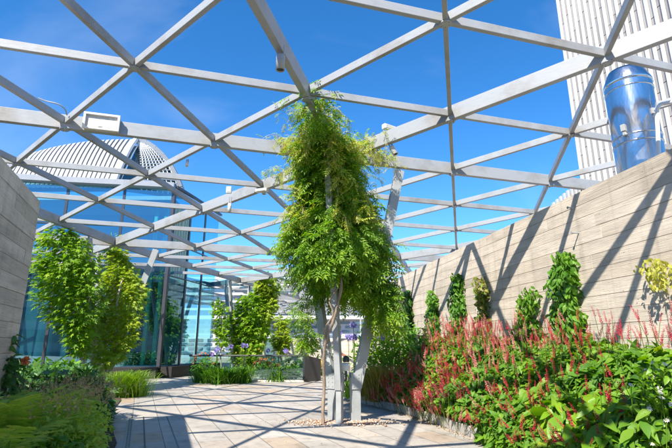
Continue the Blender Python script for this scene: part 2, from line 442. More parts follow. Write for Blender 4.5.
def column(r, k, legs, mats, stub=.74):
    c = node(r, k); root = Vector((c.x, c.y, 0)); out = []
    for (dr, dk), mt in zip(legs, mats):
        h = node(r + dr, k + dk); dv = Vector((h.x - c.x, h.y - c.y, 0)).normalized()
        b = root + dv * .25; e = b + Vector((0, 0, stub)); 
        head = h - Vector((0, 0, .20)); s0 = e + dv * .02
        m = MB(); sd = dv.cross(Vector((0, 0, 1)))
        m.bar(b, e + Vector((0, 0, .06)), .10, .19, dv)
        o = m.build('column_foot', mt, bevel=.006); place(o, perg)
        m = MB(); m.bar(s0 - Vector((0, 0, .12)) , head, .11, .20, dv); lg = m.build('column_leg', mt, bevel=.006); place(lg, perg)
        m = MB()
        for sgn in (-1, 1):
            m.box(e + sd * sgn * .064 + dv * .0, (.012, .2, .30), Matrix.Rotation(math.atan2(sd.y, sd.x), 3, 'Z'))
            for zz in (-.1, -.02, .06, .12):
                for yy in (-.05, .05):
                    q = e + sd * sgn * .072 + dv * yy + Vector((0, 0, zz)); m.box(q, (.012, .022, .022), Matrix.Rotation(math.atan2(sd.y, sd.x), 3, 'Z'))
        pl = m.build('joint_plate', mt); place(pl, perg)
        m = MB(); m.box(b + Vector((0, 0, .012)), (.3, .24, .024), Matrix.Rotation(math.atan2(dv.y, dv.x), 3, 'Z')); bp = m.build('base_plate', mt); place(bp, perg)
        m = MB(); m.bar(head + Vector((0, 0, -.03)), h, .05, .05, dv); hp = m.build('head_pin', mt); place(hp, perg)
    return root
TRI = [(0, .5), (.5, -.5), (-.5, 0)]
C1 = column(2, 2, TRI, [M_LEG, M_LEG, M_LEG])
C2 = column(6, -2, TRI, [M_LEG, M_LEGD, M_LEG])
C3 = column(10, -2, TRI + [(.5, 0)], [M_LEG, M_LEGD, M_LEG, M_LEGD])

# ------------------------------------------------------------------ crowns
def crown_points(prof, nclump, per, cr, squash=1.0, inner=.3):
    """prof: list of (z, cx, cy, rad). returns positions and outward directions"""
    z = np.array([p[0] for p in prof]); order = np.argsort(z); P = np.array(prof, float)[order]
    zz = np.linspace(P[0, 0], P[-1, 0], 400); w = np.interp(zz, P[:, 0], P[:, 3]) ** 1.3 + .02; w /= w.sum()
    cz = rng.choice(zz, nclump, p=w); cx = np.interp(cz, P[:, 0], P[:, 1]); cy = np.interp(cz, P[:, 0], P[:, 2]); cr_ = np.interp(cz, P[:, 0], P[:, 3])
    a = rng.uniform(0, 2 * np.pi, nclump); rr = np.maximum(cr_ - cr * .75, .02) * np.sqrt(rng.uniform(inner ** 2, 1.08, nclump))
    C = np.stack([cx + rr * np.cos(a), cy + rr * np.sin(a) * squash, cz], 1)
    n = rng.poisson(per, nclump) + 2; idx = np.repeat(np.arange(nclump), n)
    size = cr * rng.uniform(.6, 1.25, nclump)
    u = unit(len(idx)) * (rng.uniform(.25, 1, len(idx)) ** .5)[:, None]
    pos = C[idx] + u * size[idx][:, None] * np.array([1, 1, .8])
    axis = np.stack([cx[idx], cy[idx], cz[idx]], 1)
    out = pos - axis; out[:, 2] *= .4; out /= (np.linalg.norm(out, axis=1, keepdims=True) + 1e-6)
    d = out * .8 + u * .5 + unit(len(idx)) * .4
    return pos, d, out
def crown(name, mat, parent, prof, nclump, per, cr, tmpls, size, droop=.5, squash=1.0, L=None):
    pos, d, out = crown_points(prof, nclump, per, cr, squash)
    d[:, 2] -= droop; nr = unit(len(pos)) * .55 + out * .5 + np.array([-.25, -.45, .8])
    L = L or Leaves(); pick = rng.integers(0, len(tmpls), len(pos)); sz = size * rng.uniform(.7, 1.25, len(pos))
    for i, t in enumerate(tmpls):
        s = pick == i
        if s.any(): L.put(t, pos[s], d[s], nr[s], sz[s])
    return L.build(name, mat, parent) if name else L
def stem_path(a, b, n=14, wob=.06, seed=0):
    r = random.Random(seed); a = Vector(a); b = Vector(b); ph = r.uniform(0, 6)
    return [a.lerp(b, i / (n - 1)) + Vector((math.sin(i * .9 + ph), math.cos(i * .8 + ph), 0)) * wob * min(1, i / 2) for i in range(n)]
def spray_stems(m, L, pts_list, r=.006):
    for pts in pts_list:
        m.tube(pts, r, 4, False)

# main wisteria on the central column
vine = empty('climbing_vine', (C1.x, C1.y, 0))
tag(vine, 'big lush green wisteria wrapped round the central steel column, twisted brown trunk', 'climbing plant')
Y1 = C1.y - .1
main_prof = [(2.35, .28, Y1, .45), (2.55, .14, Y1, .8), (2.8, .06, Y1, 1.06), (3.1, -.01, Y1, 1.17), (3.5, -.05, Y1, 1.12), (3.9, -.08, Y1 - .1, .96), (4.3, -.1, Y1 - .3, .78), (4.7, -.15, Y1 - .6, .60), (5.05, -.2, Y1 - .9, .52), (5.45, -.22, Y1 - 1.2, .34)]
L = Leaves()
crown(None, None, None, main_prof, 430, 10, .25, PINN, .29, .6, L=L)
crown(None, None, None, [(1.7, .98, Y1 - .1, .14), (2.0, .95, Y1 - .1, .3), (2.4, .85, Y1, .42), (2.7, .75, Y1, .42)], 50, 9, .2, PINN, .27, .6, L=L)
crown(None, None, None, [(1.25, -.62, Y1, .1), (1.6, -.6, Y1, .16), (1.95, -.65, Y1, .2), (2.4, -.65, Y1, .3)], 22, 8, .13, PINN, .22, .6, L=L)
# mass following the primary beam towards the camera
a, b = node(1, 2), node(2, 2)
for i in range(46):
    t = rng.uniform(.02, 1); p = a.lerp(b, t); c = np.array([p.x + rng.normal() * (.08 + .22 * t), p.y + rng.normal() * .1, p.z - rng.uniform(-.12, .3 + .35 * t)])
    n = 9; u = unit(n); pos = c + u * .19; L.put(PINN[i % 5], pos, u + [0, 0, -.5], u * .5 + [-.2, -.4, .8], rng.uniform(.18, .28, n))
L.build('crown', G_WIS, vine).matrix_parent_inverse = Matrix.Translation(vine.location).inverted()
# yellow young sprays
m = MB(); L = Leaves()
def spray(p0, d, length, leafs, droop=.7, seed=0, big=.13):
    r = random.Random(seed); p = Vector(p0); d = Vector(d).normalized(); pts = [p.copy()]
    n = 9
    for i in range(n):
        d = (d + Vector((r.uniform(-.25, .25), r.uniform(-.25, .25), r.uniform(-.2, .2) - droop * .22))).normalized(); p = p + d * length / n; pts.append(p.copy())
    m.tube(pts, [.007 - .005 * i / n for i in range(n + 1)], 4, False)
    P = np.array([tuple(pts[1 + (i % n)]) for i in range(leafs)]) + rng.normal(size=(leafs, 3)) * .02
    u = unit(leafs); u[:, 2] -= .5
    L.put(PINN[seed % 5], P, u, unit(leafs) * .5 + [0, -.3, .8], big * rng.uniform(.6, 1.3, leafs))
for i in range(48):
    t = rng.uniform(.2, 1.1); p = a.lerp(b, t) + Vector((rng.normal() * .12, 0, .05)); ang = rng.uniform(0, 6.28)
    spray(p, (math.cos(ang), math.sin(ang) * .7, rng.uniform(-.2, .9)), rng.uniform(.4, 1.0), 20, .9, i, .17)
c_, e_ = node(2, 1), node(3, 1)
for i in range(64):     # left along the cross beam and the rising beam
    src = b.lerp(c_, rng.uniform(.03, .5)) if i % 2 else b.lerp(e_, rng.uniform(.1, .75))
    spray(src + Vector((0, -.05, .16)), (rng.normal() * .6 - .3, rng.normal() * .5 - .2, rng.uniform(-.3, .6)), rng.uniform(.3, .95), 16, 1.1, i + 100, .15)
f_ = node(1, 3)
for i in range(16):     # right along the rising beam
    src = b.lerp(f_, rng.uniform(.02, .42)) if i % 2 else b.lerp(node(2, 3), rng.uniform(.05, .4))
    spray(src + Vector((0, -.08, .16)), (rng.normal() * .5 + .4, rng.normal() * .4 - .3, rng.uniform(-.4, .5)), rng.uniform(.3, .95), 14, 1.2, i + 200, .14)
for i in range(95):     # over the upper crown, catching the light
    z = rng.uniform(3.7, 5.4); ang = rng.uniform(0, 6.28); rad = np.interp(z, [q[0] for q in main_prof], [q[3] for q in main_prof]); yy = np.interp(z, [q[0] for q in main_prof], [q[2] for q in main_prof])
    spray((-.1 + rad * .8 * math.cos(ang), yy + rad * .8 * math.sin(ang), z), (math.cos(ang), math.sin(ang), .3), rng.uniform(.25, .6), 12, 1.2, i + 300, .2)
for nm, mm, mt in (('tendrils', m, M_BARKP),): 
    o = mm.build(nm, mt, vine); o['kind'] = 'stuff'; o.matrix_parent_inverse = Matrix.Translation(vine.location).inverted()
L.build('young_shoots', G_YOUNG, vine).matrix_parent_inverse = Matrix.Translation(vine.location).inverted()
m = MB()
pts = [(-.24, 9.2, 0), (-.24, 9.2, .3), (-.22, 9.2, .7), (-.23, 9.05, 1.1), (-.18, 8.9, 1.5), (-.06, 8.74, 1.8), (.03, 8.64, 2.1), (.1, 8.6, 2.5), (.05, 8.8, 3.0), (.1, 9.3, 3.6), (0, 9.3, 4.3), (0, 9.2, 5.0)]
def smooth(pts, k=4):
    P = [Vector(p) for p in pts]; out = []
    for i in range(len(P) - 1):
        p0, p1, p2, p3 = P[max(i - 1, 0)], P[i], P[i + 1], P[min(i + 2, len(P) - 1)]
        for j in range(k):
            t = j / k; out.append(.5 * ((2 * p1) + (p2 - p0) * t + (2 * p0 - 5 * p1 + 4 * p2 - p3) * t * t + (3 * p1 - p0 - 3 * p2 + p3) * t ** 3))
    return out + [P[-1]]
sp = smooth(pts); m.tube(sp, [.034 - .016 * i / len(sp) + .005 * math.sin(i * 1.7) for i in range(len(sp))], 9)
pts2 = [(-.19, 8.92, 1.45), (-.2, 8.8, 1.7), (-.05, 8.7, 1.95), (-.12, 8.65, 2.2), (.05, 8.65, 2.5), (-.1, 9.2, 3.0)]
sp = smooth(pts2); m.tube(sp, [.018] * len(sp), 7)
sp = smooth([(-.62, 9.35, 2.4), (-.55, 9.3, 2.0), (-.6, 9.3, 1.6), (-.56, 9.3, 1.3)]); m.tube(sp, .008, 6)
for (pp) in ([(.05, 9.2, 2.3), (-.3, 9.1, 2.7), (-.7, 9.0, 3.1)], [(.1, 9.3, 2.4), (.5, 9.2, 2.6), (.8, 9.2, 2.4), (.95, 9.2, 2.0)]):
    sp = smooth(pp); m.tube(sp, .014, 6)
o = m.build('trunk', M_BARK, vine); o.matrix_parent_inverse = Matrix.Translation(vine.location).inverted()

def vine_tree(name, label, loc, prof, ncl, per, cr, tm, size, mat, stems, squash=1.0, barkm=None, cat='climbing plant', droop=.5):
    e = empty(name, (loc[0], loc[1], 0)); tag(e, label, cat)
    inv = Matrix.Translation(e.location).inverted()
    o = crown('crown', mat, e, prof, ncl, per, cr, tm, size, droop, squash); o.matrix_parent_inverse = inv
    m = MB()
    for i, (a, b, r) in enumerate(stems): 
        pt = stem_path(a, b, 12, .04, i + len(prof)); m.tube(pt, [r * (1 - .5 * j / 11) for j in range(12)], 7)
    o = m.build('trunk', barkm or M_BARKP, e); o.matrix_parent_inverse = inv
    return e
# left column vines (depth about 15-16 m)
def Pz(px, py, Y): return at(px, py, Y)
def prof_px(Y, rows):
    out = []
    for i, (y, x0, x1) in enumerate(rows):
        Yi = Y if not hasattr(Y, '__len__') else Y[0] + (Y[1] - Y[0]) * i / (len(rows) - 1)
        a = at(x0, y, Yi); b = at(x1, y, Yi); out.append((a.z, (a.x + b.x) / 2, Yi, (b.x - a.x) / 2))
    return out
yA = 14.0
pA = prof_px(yA, [(228, 52, 66), (238, 40, 84), (250, 34, 94), (268, 31, 98), (288, 30, 100), (305, 36, 100), (322, 52, 100), (338, 64, 94), (352, 70, 88)])
ga = on_floor(88, 394)
vine_tree('climbing_vine', 'bushy lobed-leaf vine nearest the left concrete wall, mid green', (pA[4][1], yA), pA, 330, 12, .27, LOBED, .21, G_MAPLE, [((-7.1, yA, 0), (-7.7, yA, 2.6), .05), ((-7.35, yA + .3, 0), (-7.3, yA, 3.0), .045)], .8)
yB = 16.6
pB = prof_px((17.2, 14.6), [(238, 100, 122), (255, 104, 126), (270, 102, 140), (288, 98, 146), (305, 92, 146), (322, 88, 144), (340, 92, 138), (356, 84, 120), (366, 84, 108)])
vine_tree('climbing_vine', 'yellow-green vine in front of the glass pavilion beside the leaning steel leg', (pB[4][1], yB), pB, 360, 12, .26, LOBED, .20, G_MAPLEY, [((-6.9, 14.8, 0), (-7.2, 15.8, 3.6), .05)], .8)
yC = 25.3
pC = prof_px(yC, [(288, 262, 276), (300, 236, 276), (318, 226, 274), (335, 224, 270), (350, 228, 264), (364, 232, 256)])
vine_tree('climbing_vine', 'green vine on the far column by the agapanthus, leafy to the ground', (pC[3][1], yC), pC, 280, 11, .36, LOBED, .30, G_MAPLE, [((-5.0, yC, 0), (-4.7, yC, 3.0), .07)], .7)
pC2 = prof_px(yC - .3, [(276, 258, 278), (290, 256, 280), (305, 258, 278), (320, 256, 272)])
vine_tree('climbing_vine', 'narrow vine strand hanging from the far beams right of the far column', (pC2[1][1], yC), pC2, 90, 10, .3, LOBED, .28, G_MAPLEY, [((-4.3, yC, 0), (-3.8, yC - .3, 5.0), .04)], .7)
yD = 29.0
pD = prof_px(yD, [(319, 277, 286), (330, 273, 290), (342, 272, 291), (352, 275, 288)])
vine_tree('climbing_vine', 'small yellow-green vine behind the glass balustrade', (pD[1][1], yD), pD, 90, 10, .34, LOBED, .3, G_MAPLEY, [((-3.4, yD, 0), (-3.3, yD, 2.6), .05)], .7)
pE = prof_px(24.0, [(300, 214, 222), (315, 211, 226), (330, 213, 228), (345, 216, 228)])
vine_tree('climbing_vine', 'thin vine on the dark leaning leg beside the glass pavilion corner', (pE[1][1], 24.0), pE, 50, 9, .25, LOBED, .25, G_MAPLE, [((-5.6, 24.0, 0), (-5.7, 24.0, 3.0), .04)], .7)

# ------------------------------------------------------------------ climbers on the right wall
WN = Vector((-.98636, -.16458, 0))
def on_wall(px, py, off=0.0):
    a = (px - 336) / FPX; b = -(py - 224) / FPX
    g = Vector((a, CP - b * SP, SP + b * CP)); D = 5.194 - off
    t = D / (-(g.dot(WN))); return g * t + Vector((0, 0, CAMZ))
def climber(label, boxes, mat, size, dens, sr=.007, tm=OVATE):
    c0 = on_wall(*boxes[-1][:2]); e = empty('wall_climber', (c0.x, c0.y, 0)); tag(e, label, 'climbing plant')
    inv = Matrix.Translation(e.location).inverted(); L = Leaves(); m = MB(); cent = []
    for (cx, cy, hw, hh) in boxes:
        c = on_wall(cx, cy); s = (c - Vector((0, 0, CAMZ))).length / 500
        area = hw * hh * s * s * 4; n = int(dens * area)
        n = int(n * 1.5); a_ = rng.uniform(0, 6.283, n); rr_ = rng.uniform(0, 1, n) ** .45; u = np.stack([np.cos(a_) * rr_, np.sin(a_) * rr_], 1) * .58
        k = 1 / max(.3, 1)
        q = np.array(tuple(c))[None] + np.outer(u[:, 0] * hw * s, np.array([.1646, -.98636, 0])) * 1.9 + np.outer(u[:, 1] * hh * s, [0, 0, 1]) * 1.9 + np.outer(rng.uniform(.03, .26, n), np.array(tuple(WN)))
        d = unit(n) * .6 + [0, -.1, -.75]; nr = np.array(tuple(WN)) * .9 + unit(n) * .5 + [0, -.2, .3]
        for i, t in enumerate(tm):
            sl = slice(i, None, len(tm)); L.put(t, q[sl], d[sl], nr[sl], size * rng.uniform(.7, 1.25, len(q[sl])))
        cent.append(c + WN * .06)
    o = L.build('leaves', mat, e, True); o.matrix_parent_inverse = inv
    cent.append(Vector((cent[-1].x, cent[-1].y, .1)))
    for j in range(2):
        m.tube([c + Vector((0, (j - .5) * .1, 0)) for c in smooth(cent, 4)], sr, 6)
    o = m.build('stem', M_BARK, e); o.matrix_parent_inverse = inv
climber('rounded glossy green climber, largest on the sunlit wall, dark green below', [(570, 268, 13, 15), (570, 290, 17, 20), (574, 322, 20, 18), (580, 350, 26, 18)], G_WALL, .115, 640)
climber('slim golden-green climber between the second and third wall shadows', [(486, 287, 8, 10), (487, 305, 8, 14), (488, 330, 12, 14)], G_WALLG, .11, 460)
climber('tall mid-green climber left of the slim golden-green one', [(462, 286, 9, 12), (462, 305, 12, 17), (462, 335, 14, 15)], G_WALL, .115, 560)
climber('yellow-green climber near the far end of the red flower bed', [(436, 303, 8, 12), (437, 322, 10, 14), (438, 340, 12, 12)], G_WALL, .12, 480)
climber('dark green climber on the wall closest to the big wisteria', [(411, 302, 7, 12), (412, 322, 9, 15), (413, 342, 9, 14)], G_DARK, .15, 380)
climber('low green climber with tips just above the red spikes', [(536, 296, 10, 8), (534, 308, 12, 10), (534, 330, 20, 12)], G_WALL, .11, 420)
climber('sparse yellow-leaved climber at the right edge of the wall', [(663, 268, 13, 7), (668, 279, 9, 8)], G_WALLY, .075, 520, .003)
# wall pins
for i, (x, y) in enumerate(((575, 208), (579, 233))):
    p = on_wall(x, y); m = MB(); m.tube([p + WN * -.02, p + WN * .13], .012, 8); m.tube([p + WN * .13, p + WN * .14], .024, 8)
    o = m.build('trellis_anchor', M_LEGD); tag(o, ('upper' if i == 0 else 'lower') + ' of two small steel pins sticking out of the sunlit wall', 'wall anchor')

# ------------------------------------------------------------------ right flower bed
EDGE = [(-.1, 15.2), (.3, 13.4), (.85, 12.1), (1.39, 10.92), (1.72, 9.9), (1.92, 9.1), (2.22, 7.8), (2.5, 6.4), (2.72, 5.0), (2.9, 3.4), (3.0, 1.0)]
EY = np.array([p[1] for p in EDGE])[::-1]; EX = np.array([p[0] for p in EDGE])[::-1]
def edge_x(y): return np.interp(y, EY, EX)
V = []; F = []
ys = np.linspace(1, 15.2, 60)
for i, y in enumerate(ys):
    x0 = edge_x(y) + .06; x1 = ramp_x(y) + .05
    for j in range(9):
        t = j / 8; V.append((x0 + (x1 - x0) * t, y, .13 + .3 * t ** .7 + .02 * math.sin(i * 1.3 + j * 2.1)))
for i in range(59):
    for j in range(8): F.append((i * 9 + j, i * 9 + j + 1, (i + 1) * 9 + j + 1, (i + 1) * 9 + j))
me = bpy.data.meshes.new('soil'); me.from_pydata(V, [], F); o = link('soil', me, M_SOIL); o['kind'] = 'structure'
# kerb of separate pale blocks
M_KERB = simple('kerb_stone', (.42, .40, .37), .8, var=.3, scale=9)
kb = empty('bed_kerb', (1.9, 9.1, 0)); tag(kb, 'pale stone edging curving along the red flower bed', 'kerb'); inv = Matrix.Translation(kb.location).inverted()
Pth = [Vector((edge_x(y), y, 0)) for y in np.linspace(1, 15.2, 400)]
acc = 0; start = Pth[0]; r_ = random.Random(4); ln = .45
for i in range(1, len(Pth)):
    if (Pth[i] - start).length > ln:
        d = (Pth[i] - start); ang = math.atan2(d.y, d.x); c = (Pth[i] + start) / 2
        m = MB(); h = .17 + r_.uniform(-.012, .012); m.box((c.x + r_.uniform(-.012, .012), c.y, h / 2), (d.length - .014, .11, h), Matrix.Rotation(ang, 3, 'Z'))
        o = m.build('kerb_block', M_KERB, kb, bevel=.012); o.matrix_parent_inverse = inv; start = Pth[i]; ln = r_.choice((.3, .45, .45, .6))

def ztop(x, y):
    d = np.maximum(x - edge_x(y), 0)
    h = .42 + 1.02 * (1 - np.exp(-d / .62)) + .12 * np.sin(x * 3.1 + y * 1.7) * np.sin(y * 2.3 + 1) + .07 * np.sin(x * 7 + y * 5)
    return h + .17 * np.clip((y - 7.6) / 1.5, 0, 1) * np.clip(d / .8, 0, 1)
def bed_leaves(n, ylo, yhi, tm, size, mat, name, xr=None, hs=1.0):
    L = Leaves(); y = rng.uniform(ylo, yhi, n); e = edge_x(y); w = (4.07 - .1669 * (y - 7.18)) - .1
    t = rng.uniform(.02, 1, n) if xr is None else rng.uniform(xr[0], xr[1], n)
    x = e + (w - e) * t; zt = ztop(x, y) * hs
    depth = rng.exponential(.16, n); z = zt - np.minimum(depth, zt - .12)
    front = rng.random(n) < .35     # leaves down the front face of the drift
    x = np.where(front, e + rng.uniform(-.10, .35, n) - .1 * (y < 7.6), x); z = np.where(front, rng.uniform(.1, 1, n) * ztop(x + .12, y) * hs, z); cut = (y > 7.5) & (z < .3) & (x < e + .2); z = np.where(cut, z + .25, z); x = np.where(cut, x + .12, x)
    pos = np.stack([x, y, z], 1)
    d = unit(n) * .8 + np.array([-.5, -.35, -.25]); nr = unit(n) * .5 + np.array([-.35, -.3, 1.0])
    for i, tt in enumerate(tm):
        sl = slice(i, None, len(tm)); L.put(tt, pos[sl], d[sl], nr[sl], size * rng.uniform(.6, 1.3, len(pos[sl])))
    return L.build(name, mat, None, True)
o = bed_leaves(14500, 6.4, 11.5, OVATE, .13, G_BIST, 'bistort_leaves'); tag(o, 'dense mid-green bistort foliage filling the bed in front of the sunlit wall', 'foliage', kind='stuff')
o = bed_leaves(4200, 4.6, 6.6, OVATE, .15, G_BIST, 'bistort_leaves', (.25, 1.0)); tag(o, 'bistort foliage against the wall at the right edge behind the broad leaves', 'foliage', kind='stuff')
# spikes: stem + lumpy tapering flower head
def t_spike(seed):
    r = random.Random(seed); ps = []; n = 34; pet = t_diamond(.62, .2, .1); bend = r.uniform(-.12, .12)
    for i in range(n):
        t = i / (n - 1); a = i * 2.4; rad = .012 + .02 * (1 - t)
        q = np.array([rad * math.cos(a) + bend * t * t, t * .93, rad * math.sin(a)])
        ps.append(xf(pet, q, (math.cos(a) * r.uniform(.6, 1.2), r.uniform(.5, 1.3), math.sin(a)), (.1, .2, 1), (.115 - .055 * t) * r.uniform(.7, 1.3)))
    k = 5; V = [(bend * (j / 4) ** 2 + sx * .014 * (1 - j / 5), j / 4 * .96, 0) for j in range(5) for sx in (-1, 1)]
    ps.append((np.array(V), np.zeros((0, 3), int), np.array([(2 * j, 2 * j + 1, 2 * j + 3, 2 * j + 2) for j in range(4)])))
    return merge(ps)
SPK = [t_spike(i) for i in range(5)]
def t_stem():
    return np.array([(-.5, 0, 0), (.5, 0, 0), (0, 0, .8), (-.5, 1, 0), (.5, 1, 0), (0, 1, .8)]) , np.zeros((0, 3), int), np.array([(0, 1, 4, 3), (1, 2, 5, 4), (2, 0, 3, 5)])
def spikes(n, ylo, yhi, mat, name, tr=(0.0, 1.0), up=(.02, .5), size=(.12, .24), stemmat=None, side=.35):
    L = Leaves(); S = Leaves(); y = rng.uniform(ylo, yhi, n); e = edge_x(y); w = ramp_x(y) - .15
    x = e + (w - e) * rng.uniform(tr[0], tr[1], n); zt = ztop(x, y); z = zt + rng.uniform(up[0], up[1], n) * (1.0)
    fr = rng.random(n) < side; x = np.where(fr, e + rng.uniform(-.3, .25, n), x); z = np.where(fr, rng.uniform(.3, 1.05, n) * ztop(x + .2, y) + .05, z)
    pos = np.stack([x, y, z], 1); d = unit(n) * .28 + np.array([-.06, -.05, 1.0]); d[fr] += unit(fr.sum()) * .4 + np.array([-.35, -.3, 0])
    sz = rng.uniform(size[0], size[1], n)
    for i in range(5): L.put(SPK[i], pos[i::5], d[i::5], np.tile([0, -1, .1], (len(pos[i::5]), 1)), sz[i::5])
    o = L.build(name, mat)
    dn = d / np.linalg.norm(d, axis=1, keepdims=True)
    sv, _, sq = t_stem(); ln = rng.uniform(.25, .55, n)
    base = pos - dn * ln[:, None]
    # stems as thin prisms
    sd = np.cross(dn, [0, 1, 0.3]); sd /= np.linalg.norm(sd, axis=1, keepdims=True); upv = np.cross(sd, dn); rs = .0035
    V = base[:, None, :] + sv[None, :, 0:1] * sd[:, None, :] * rs * 2 + sv[None, :, 2:3] * upv[:, None, :] * rs * 2 + sv[None, :, 1:2] * dn[:, None, :] * ln[:, None, None]
    off = (np.arange(n) * 6)[:, None, None]; Q = (sq[None] + off).reshape(-1, 4)
    st = mesh_np('stems', V.reshape(-1, 3), [Q], stemmat or G_WALLG, o)
    return o
o = spikes(430, 4.9, 9.6, F_RED, 'bistort_spikes', (.05, 1.0), (-.08, .40), (.11, .22), None, .45); tag(o, 'crimson bistort flower spikes over the near half of the bed by the wall', 'flowers', kind='stuff')
o = spikes(350, 7.6, 11.6, F_PINK, 'bistort_spikes', (.05, 1.0), (-.2, .42), (.13, .26), None, .4); tag(o, 'salmon pink bistort flower spikes in the middle of the bed', 'flowers', kind='stuff')
o = spikes(350, 8.8, 11.5, F_RED, 'bistort_spikes', (.0, .9), (-.1, .4), (.13, .24), None, .5); tag(o, 'dull red bistort flower spikes at the far end of the bed near the steel column', 'flowers', kind='stuff')
# broad-leaved plant, bottom right
br = empty('broad_leaved_plant', (3.0, 5.6, 0)); tag(br, 'bright green plant with large pointed leaves at the near right corner of the bed', 'plant')
L = Leaves(); n = 800
x = rng.uniform(2.45, 4.0, n); y = rng.uniform(5.0, 6.9, n); dd = np.maximum(x - edge_x(y) + .25, 0)
z = (.25 + .78 * (1 - np.exp(-dd / .5))) * rng.uniform(.45, 1.0, n) ** .6 + .1
pos = np.stack([x, y, z], 1); d = unit(n) * .7 + [-.4, -.6, -.35]; nr = unit(n) * .35 + [-.3, -.35, 1]
for i, t in enumerate(OVATE): L.put(t, pos[i::5], d[i::5], nr[i::5], .12 + .24 * rng.random(len(pos[i::5])) ** 1.6)
o = L.build('leaves', G_BIG, br, True); o.matrix_parent_inverse = Matrix.Translation(br.location).inverted()
m = MB()
for i in range(60):
    a = Vector((rng.uniform(2.7, 3.9), rng.uniform(5.1, 6.8), .15)); m.tube([a, a + Vector((rng.normal() * .1, rng.normal() * .1, rng.uniform(.4, .9)))], .008, 5)
o = m.build('stems', G_BIST, br); o.matrix_parent_inverse = Matrix.Translation(br.location).inverted()
# white asters at the right edge
def daisies(name, label, centers, mat, size, eye=True, stem_to=None):
    e = empty(name, (*centers[0][:2], 0)); tag(e, label, 'flowering plant'); inv = Matrix.Translation(e.location).inverted()
    L = Leaves(); E = MB(); S = MB(); pet = t_diamond(.4, .03, .05)
    for c in centers:
        L = Leaves(); E = MB(); k = 9; ax = Vector((rng.normal() * .3 - .2, -.6 + rng.normal() * .3, .8)).normalized(); a = ax.orthogonal().normalized(); b = ax.cross(a)
        dirs = np.array([tuple(a * math.cos(6.283 * i / k) + b * math.sin(6.283 * i / k)) for i in range(k)])
        L.put(pet, np.tile(c, (k, 1)) + dirs * size * .15, dirs, np.tile(tuple(ax), (k, 1)), size)
        E.lathe(Vector(c) - Vector((0, 0, size * .1)), [(size * .05, 0), (size * .22, size * .1), (size * .12, size * .26), (.0005, size * .3)], 7)
        fo = L.build('flower', mat, e); fo.matrix_parent_inverse = inv; ey = E.build('flower_eye', F_YEL, fo)
        S.tube([Vector(c), Vector((c[0] + rng.normal() * .05, c[1] + .05, max(.1, c[2] - .4)))], .004, 4, False)
    ob = S.build('stems', G_BIST, e); ob.matrix_parent_inverse = inv; ob['kind'] = 'stuff'
    return e
cs = []
for i in range(60):
    p = at(rng.uniform(648, 680), rng.uniform(372, 446), rng.uniform(4.55, 4.9)); cs.append(tuple(p))
for i in range(16):
    p = at(rng.uniform(630, 672), rng.uniform(362, 385), rng.uniform(4.8, 5.0)); cs.append(tuple(p))
daisies('white_aster', 'small white daisy-like flowers at the right edge of the bed', cs[::2], F_WHITE, .026)
L = Leaves(); n = 900
pos = np.array([tuple(at(rng.uniform(640, 690), rng.uniform(368, 450), rng.uniform(4.6, 5.1))) for _ in range(n)])
L.put(OVATE[0], pos, unit(n) * .8 + [-.2, -.3, 0], unit(n) * .5 + [0, -.4, .8], rng.uniform(.05, .1, n))
o = L.build('aster_leaves', G_BIG); tag(o, 'fine light green leaves around the white daisies at the right edge', 'foliage', kind='stuff')

# ------------------------------------------------------------------ grasses, agapanthus, ferns
def blades(name, label, c, rad, h, n, mat, width=.008, lean=.6, cat='ornamental grass', z0=0.0):
    base = np.array(c)[None] + np.concatenate([rng.normal(size=(n, 2)) * rad * .35, np.zeros((n, 1))], 1); base[:, 2] = z0
    a = rng.uniform(0, 2 * np.pi, n); out = np.stack([np.cos(a), np.sin(a), np.zeros(n)], 1)
    out += np.concatenate([(base[:, :2] - np.array(c)[:2]) / max(rad, .01), np.zeros((n, 1))], 1) * .9; out[:, 2] = 0; out /= np.linalg.norm(out, axis=1, keepdims=True)
    H = h * rng.uniform(.35, 1.2, n); Ln = rad * lean * rng.uniform(.3, 1.9, n)
    side = np.stack([-out[:, 1], out[:, 0], np.zeros(n)], 1); V = []; ts = [0, .3, .55, .78, 1.0]
    for t in ts:
        p = base + out * (Ln * t ** 1.8)[:, None] + np.array([0, 0, 1]) * (H * (t - .38 * t ** 3))[:, None]
        w = width * (1 - t ** 2) * .5 + .0008
        V += [p - side * w, p + side * w]
    V = np.stack(V, 1); off = (np.arange(n) * 10)[:, None, None]
    q = np.array([(2 * i, 2 * i + 1, 2 * i + 3, 2 * i + 2) for i in range(4)])
    o = mesh_np(name, V.reshape(-1, 3), [(q[None] + off).reshape(-1, 4)], mat)
    if label: tag(o, label, cat)
    return o
blades('grass_tuft', 'fine bright green grass clump spilling onto the paving on the left', (-6.0, 14.2, 0), .62, .95, 2600, G_GRASS, .012, .75)
blades('grass_tuft', 'golden and russet feathery grass behind the central column at the bed end', (1.25, 11.95, 0), .62, 1.15, 2400, G_GRASSY, .011, .7, z0=.12)
blades('grass_tuft', 'green arching grass between the column and the red flowers', (.95, 12.9, 0), .5, 1.0, 1200, G_GRASS, .011, .7, z0=.12)
